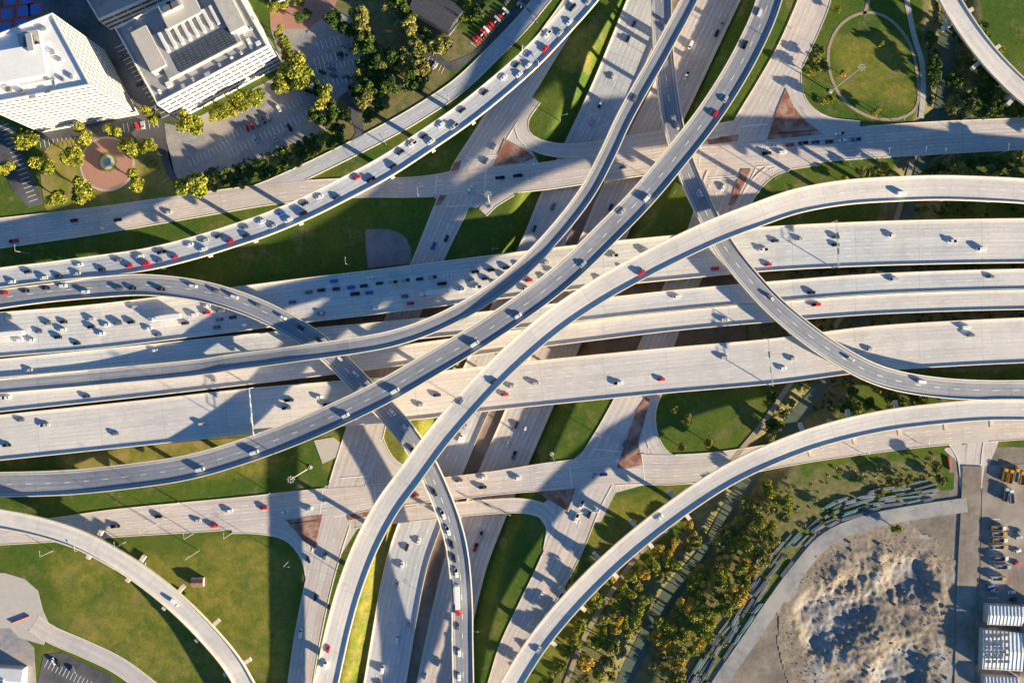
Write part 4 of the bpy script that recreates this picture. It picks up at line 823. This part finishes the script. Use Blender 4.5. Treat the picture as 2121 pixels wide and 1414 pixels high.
def pipes(px,py,ang,mat,L_=9,n=6):
    x,y,_=P(px,py,.3);a_=math.radians(ang);e_=bpy.data.objects.new('pipe_stack',None);link(e_);e_.location=(x,y,.0)
    tag(e_,'stack of long %s pipes beside haul road'%({'teal':'teal','greypipe':'grey','darkpipe':'dark blue'}[mat]),'pipes',group='pipe stacks along the haul road')
    mb=MB(); r_=.26
    for lay in range(2 if n>3 else 1):
        for k in range(n-lay):
            o=(k-(n-lay-1)/2)*2*r_*1.15;z=.2+r_+lay*r_*1.75; dl=random.uniform(-1.2,1.2); sk=random.uniform(-.03,.03)
            cx_=x-math.sin(a_)*o;cy_=y+math.cos(a_)*o; A_=a_+sk
            mb.cyl((cx_-math.cos(A_)*(L_/2+dl),cy_-math.sin(A_)*(L_/2+dl),z),(cx_+math.cos(A_)*(L_/2-dl),cy_+math.sin(A_)*(L_/2-dl),z),r_,r_,7)
    mb.obj('pipes',[mat],e_)
hl=ROADS['Haul']
tx_=hl.at(hl.L/2,10); side=1 if (math.hypot((tx_[0]/S+CX-1810)/175,(CY-tx_[1]/S-1300)/205)>1.2) else -1
for rr_ in range(5):
    q=8.0+rr_*3
    while q<hl.L-4:
        L_=random.uniform(5,13)
        if random.random()>.22:
            off=side*(6.2+rr_*2.6+random.uniform(-.6,.6)); x,y,z,tx,ty=hl.at(q+L_/2,off)
            pipes(x/S+CX,CY-y/S,math.degrees(math.atan2(ty,tx))+random.uniform(-6,6),random.choice(['teal','greypipe','greypipe','darkpipe','darkpipe']),L_,random.choice([2,3,3,4]))
        q+=L_+random.uniform(.3,2.0)

# ------------------------------------------------------------ vegetation
def leafquads(C,size,flat=0.3):
    n=len(C); a_=rng.normal(size=(n,3)); a_[:,2]*=1-flat; a_/=np.linalg.norm(a_,axis=1)[:,None]
    b_=rng.normal(size=(n,3)); b_-=a_*np.sum(a_*b_,1)[:,None]; b_/=np.linalg.norm(b_,axis=1)[:,None]
    sz=(size*rng.uniform(.6,1.3,n))[:,None]; a_=a_*sz; b_=b_*sz*.7
    return np.stack([C-a_-b_*.3,C-b_,C+a_,C+b_],1).reshape(-1,3)
def leafmesh(name,C,size,mi,mats,flat=.3):
    v=leafquads(C,size,flat); f=np.arange(len(v)).reshape(-1,4); me=fastmesh(name,v,f)
    for k in mats: me.materials.append(M[k])
    me.polygons.foreach_set('material_index',np.asarray(mi,np.int32)); return me
CROWN={}
def crown(pal,var):
    if (pal,var) in CROWN: return CROWN[(pal,var)]
    C=[];MI=[]
    nb_=rng.integers(10,16)
    for k in range(nb_):
        a_=rng.uniform(0,2*math.pi);rr=rng.uniform(.0,.72)**.7 if k else 0;zc=1.35+rng.uniform(-.35,.45)*(1-rr*.5)
        c_=np.array([rr*math.cos(a_),rr*math.sin(a_),zc]);R=rng.uniform(.28,.46); n=int(150*R/.36)
        d=rng.normal(size=(n,3));d/=np.linalg.norm(d,axis=1)[:,None];d[:,2]=np.abs(d[:,2])*.9-.15
        C.append(c_+d*R*rng.uniform(.7,1.08,n)[:,None]); dark=rng.choice([0,0,1,2]); MI.append(np.where(rng.random(n)<.65,dark,rng.integers(0,3,n)))
    C=np.vstack(C);MI=np.concatenate(MI)
    CROWN[(pal,var)]=leafmesh('crown',C,.105,MI,['leaf_%s%d'%(pal,i) for i in range(3)]); return CROWN[(pal,var)]
mb=MB(); mb.cyl((0,0,-.1),(0,0,.8),.085,.055,8,caps=False)
for k in range(6):
    a_=k*1.05;mb.cyl((0,0,.55+.06*k),(.5*math.cos(a_),.5*math.sin(a_),1.15+.06*k),.04,.012,5,caps=False)
mb.cyl((0,0,.8),(0.03,0.02,1.7),.055,.012,6,caps=False)
TRUNK=mb.mesh('trunk',['bark'])
LBL={'green':'dark green leafy tree','lime':'yellow green leafy tree','gold':'golden autumn tree','olive':'olive brown autumn tree'}
NT=0
def tree(px,py,r,pal,where,grp):
    global NT
    x,y,_=P(px,py,r*1.3); z=tz1(x,y)
    e_=bpy.data.objects.new('tree',None);COL.objects.link(e_);e_.location=(x,y,z);e_.scale=(r,r,r*random.uniform(.8,1.1));e_.rotation_euler=(0,0,random.uniform(0,6.28))
    t_=bpy.data.objects.new('trunk',TRUNK);COL.objects.link(t_);t_.parent=e_
    c_=bpy.data.objects.new('crown',crown(pal,random.randrange(5)));COL.objects.link(c_);c_.parent=e_
    tag(e_,LBL[pal]+' '+where,'tree',group=grp); NT+=1
for px,py,r in [(52,288,6.5),(88,343,6),(175,280,5.8),(150,325,6),(232,272,5),(268,305,6),(305,303,5),(313,240,5.2),(165,393,7),(115,410,5.5),(280,375,6),(393,260,7),(398,385,8.5),(612,150,9),(583,168,6.5),(525,200,6),(497,212,5.8),(447,235,4.5),(470,225,5.5),(10,350,5),(590,90,4),(596,115,4),(578,68,3.5)]:
    tree(px,py,r*1.08,'lime','on office lawn','trees around the office buildings')
def rin(poly,n,r0,r1,pals,where,grp,gap=.55,m=.5,cr=True):
    xs=[p[0] for p in poly];ys=[p[1] for p in poly];pl=[];tr=0
    while len(pl)<n and tr<n*14:
        tr+=1;px,py=random.uniform(min(xs),max(xs)),random.uniform(min(ys),max(ys))
        if not inpoly(px,py,poly)[0]: continue
        r=random.uniform(r0,r1)
        if any(math.hypot(px-a_,py-b_)*S<(r+c_)*gap for a_,b_,c_ in pl): continue
        x,y,_=P(px,py,0)
        if on_ground_road(x,y,r*m,12): continue
        if segdist(np.array([x]),np.array([y]),creek)[0]<3.2+r*.35: continue
        pl.append((px,py,r)); tree(px,py,r,random.choice(pals),where,grp)
g1='trees beside the parking lots'
rin([(690,40),(740,30),(790,110),(870,110),(880,150),(830,200),(740,260),(700,230),(740,180),(745,90)],26,4,7,['green','green','olive'],'between parking lots',g1,.6)
rin([(650,175),(690,180),(700,260),(655,255),(640,210)],7,5,7.5,['green','lime'],'beside parking lot',g1,.6)
rin([(405,370),(560,330),(700,260),(705,295),(600,350),(480,395),(410,400)],30,3,4.5,['green','olive','green'],'in roadside hedge row',g1,.55)
rin([(780,0),(840,0),(860,60),(930,90),(900,110),(850,90),(820,40)],9,4.5,6.5,['green','olive'],'beside parking drive',g1)
rin([(960,60),(1010,0),(980,-20),(930,-10),(965,30)],4,3,5,['green','lime'],'beside parking drive',g1)
rin([(550,0),(640,0),(640,50),(570,50)],6,3,4.5,['green','lime'],'beside service court',g1)
g2='autumn trees along the creek'
rin([(1510,1040),(1600,1000),(1650,1060),(1620,1100),(1540,1215),(1470,1320),(1400,1420),(1370,1430),(1360,1330),(1430,1220),(1480,1130)],80,3.6,6.6,['gold','lime','olive','lime','olive'],'on creek bank',g2,.6)
rin([(1230,1200),(1330,1130),(1440,1060),(1440,1130),(1370,1200),(1310,1290),(1260,1430),(1110,1430),(1180,1330)],44,2.8,5.6,['olive','lime','gold','lime'],'on creek bank',g2,.72)
rin([(1690,1080),(1780,1010),(1960,960),(1960,995),(1850,1020)],9,2,3.6,['olive','green'],'on scrubby slope',g2)
rin([(1925,-10),(2010,-10),(2030,110),(2121,200),(2121,235),(1925,238)],26,3,5.5,['green','olive','green'],'in ravine',g2,.6)
rin([(1870,330),(2121,325),(2121,372),(1900,372),(1860,360)],14,3,5,['green','olive'],'in ravine',g2,.6)
rin([(1600,820),(1700,790),(1850,800),(1840,840),(1680,890),(1590,930)],10,2.5,4,['green','olive'],'on creek bank',g2)
for px,py,r in [(1690,118,3),(1685,148,4),(1712,208,4),(1815,230,3.2),(1750,375,3),(1785,355,2.6),(1830,345,3),(1735,20,2.4),(1825,90,2.2),(1748,150,2.5),(1425,872,3.6),(1465,915,3),(1395,850,3),(1410,925,2.5),(2065,105,4),(1860,1095,3.5)]: tree(px,py,r,'lime' if r>3.3 else random.choice(['gold','olive','lime']),'on open grass','scattered small trees on grass')
def thicket(polys,dens,pals,label):
    C=[];MI=[]
    for poly,n in polys:
        xs=[p[0] for p in poly];ys=[p[1] for p in poly];k=0;tr=0
        while k<n and tr<n*5:
            tr+=1;px,py=random.uniform(min(xs),max(xs)),random.uniform(min(ys),max(ys))
            if not inpoly(px,py,poly)[0]: continue
            if mn.noise(Vector((px*.02,py*.02,0)))<-.05: continue
            x,y,_=P(px,py)
            if on_ground_road(x,y,1.2,3) or min(np.hypot(ROADS['path3'].x-x,ROADS['path3'].y-y))<3 or segdist(np.array([x]),np.array([y]),creek)[0]<4.2: continue
            R=random.uniform(.5,1.5);nn=int(14*R)+2;k+=1
            d=rng.normal(size=(nn,3));d/=np.linalg.norm(d,axis=1)[:,None];d[:,2]=np.abs(d[:,2])
            C.append(np.array([x,y,max(tz1(x,y),-4.2)])+d*R*rng.uniform(.6,1.05,nn)[:,None]*np.array([1,1,.7])); MI.append(np.full(nn,random.randrange(len(pals))))
    C=np.vstack(C);me=leafmesh('undergrowth',C,.42,np.concatenate(MI),pals,.2)
    o=link(bpy.data.objects.new('undergrowth',me)); tag(o,label,'shrubs',kind='stuff')
thicket([([(1590,550),(2150,545),(2150,585),(1600,600)],260),([(1620,655),(2150,640),(2150,670),(1640,715)],240),([(1600,800),(1800,770),(1950,830),(1700,880),(1560,935)],300),([(1925,-20),(2010,-20),(2150,260),(1925,245)],350),([(1560,400),(1880,335),(2150,325),(2150,455),(1900,440),(1870,380)],300)],1,['leaf_green0','leaf_green1','leaf_olive1','leaf_olive0'],'dense dark undergrowth filling creek ravine')
thicket([([(1080,1500),(1180,1340),(1300,1200),(1500,1040),(1700,960),(1960,935),(1960,1010),(1700,1085),(1560,1260),(1420,1450)],520)],1,['leaf_olive0','leaf_olive2','leaf_gold1','leaf_green2','leaf_olive2'],'brown and green scrub along creek bank')
thicket([([(420,350),(620,300),(700,250),(720,290),(600,355),(430,405)],260),([(700,60),(760,40),(800,120),(880,150),(740,280),(700,240)],260),([(1660,60),(1700,60),(1720,200),(1700,240),(1665,200)],60),([(800,0),(850,0),(930,120),(900,130)],60)],1,['leaf_green0','leaf_green1','leaf_green2'],'low green shrubs beside parking lots')
mb=MB()
for k in range(2600):
    i=random.randrange(n2);j=random.randrange(n1)
    if e[i,j]>1.04 or fb[i,j]<-.15: continue
    s_=random.uniform(.2,.7)*(2.2 if random.random()<.06 else 1)
    mb.box((WX[i,j],WY[i,j],QZ[i,j]-.15),s_*random.uniform(.7,1.5),s_,s_*.7,random.uniform(0,3),taper=random.uniform(.4,.8),bottom=False)
o=mb.obj('rubble',['quarry']);tag(o,'loose pale rock rubble scattered over quarry','rubble',kind='stuff')

# ------------------------------------------------------------ light, sky, camera
el=math.radians(13); az=math.radians(121)
w=bpy.data.worlds.new('World');scn.world=w;w.use_nodes=True;t=w.node_tree
sky=t.nodes.new('ShaderNodeTexSky');sky.sky_type='NISHITA';sky.sun_disc=False;sky.sun_elevation=el;sky.sun_rotation=az
sky.ozone_density=7.0; sky.dust_density=0.2; sky.air_density=1.5
bg=t.nodes['Background'];t.links.new(sky.outputs[0],bg.inputs[0]);bg.inputs[1].default_value=0.15
to=Vector((math.sin(az)*math.cos(el),math.cos(az)*math.cos(el),math.sin(el)))
ld=bpy.data.lights.new('sun','SUN');ld.energy=13.0;ld.angle=math.radians(.9);ld.color=(1.0,.82,.55)
lo=bpy.data.objects.new('sun',ld);COL.objects.link(lo);lo.rotation_euler=(-to).to_track_quat('-Z','Y').to_euler();lo.location=(0,0,300)
cd=bpy.data.cameras.new('camera');cd.sensor_width=36;cd.lens=36*H/(2121*S);cd.clip_end=12000;cd.clip_start=1
co=bpy.data.objects.new('camera',cd);COL.objects.link(co);co.location=(0,0,H);scn.camera=co
scn.view_settings.view_transform='Standard';scn.view_settings.look='None';scn.view_settings.exposure=0
print('trees',NT,'objs',len(bpy.data.objects))
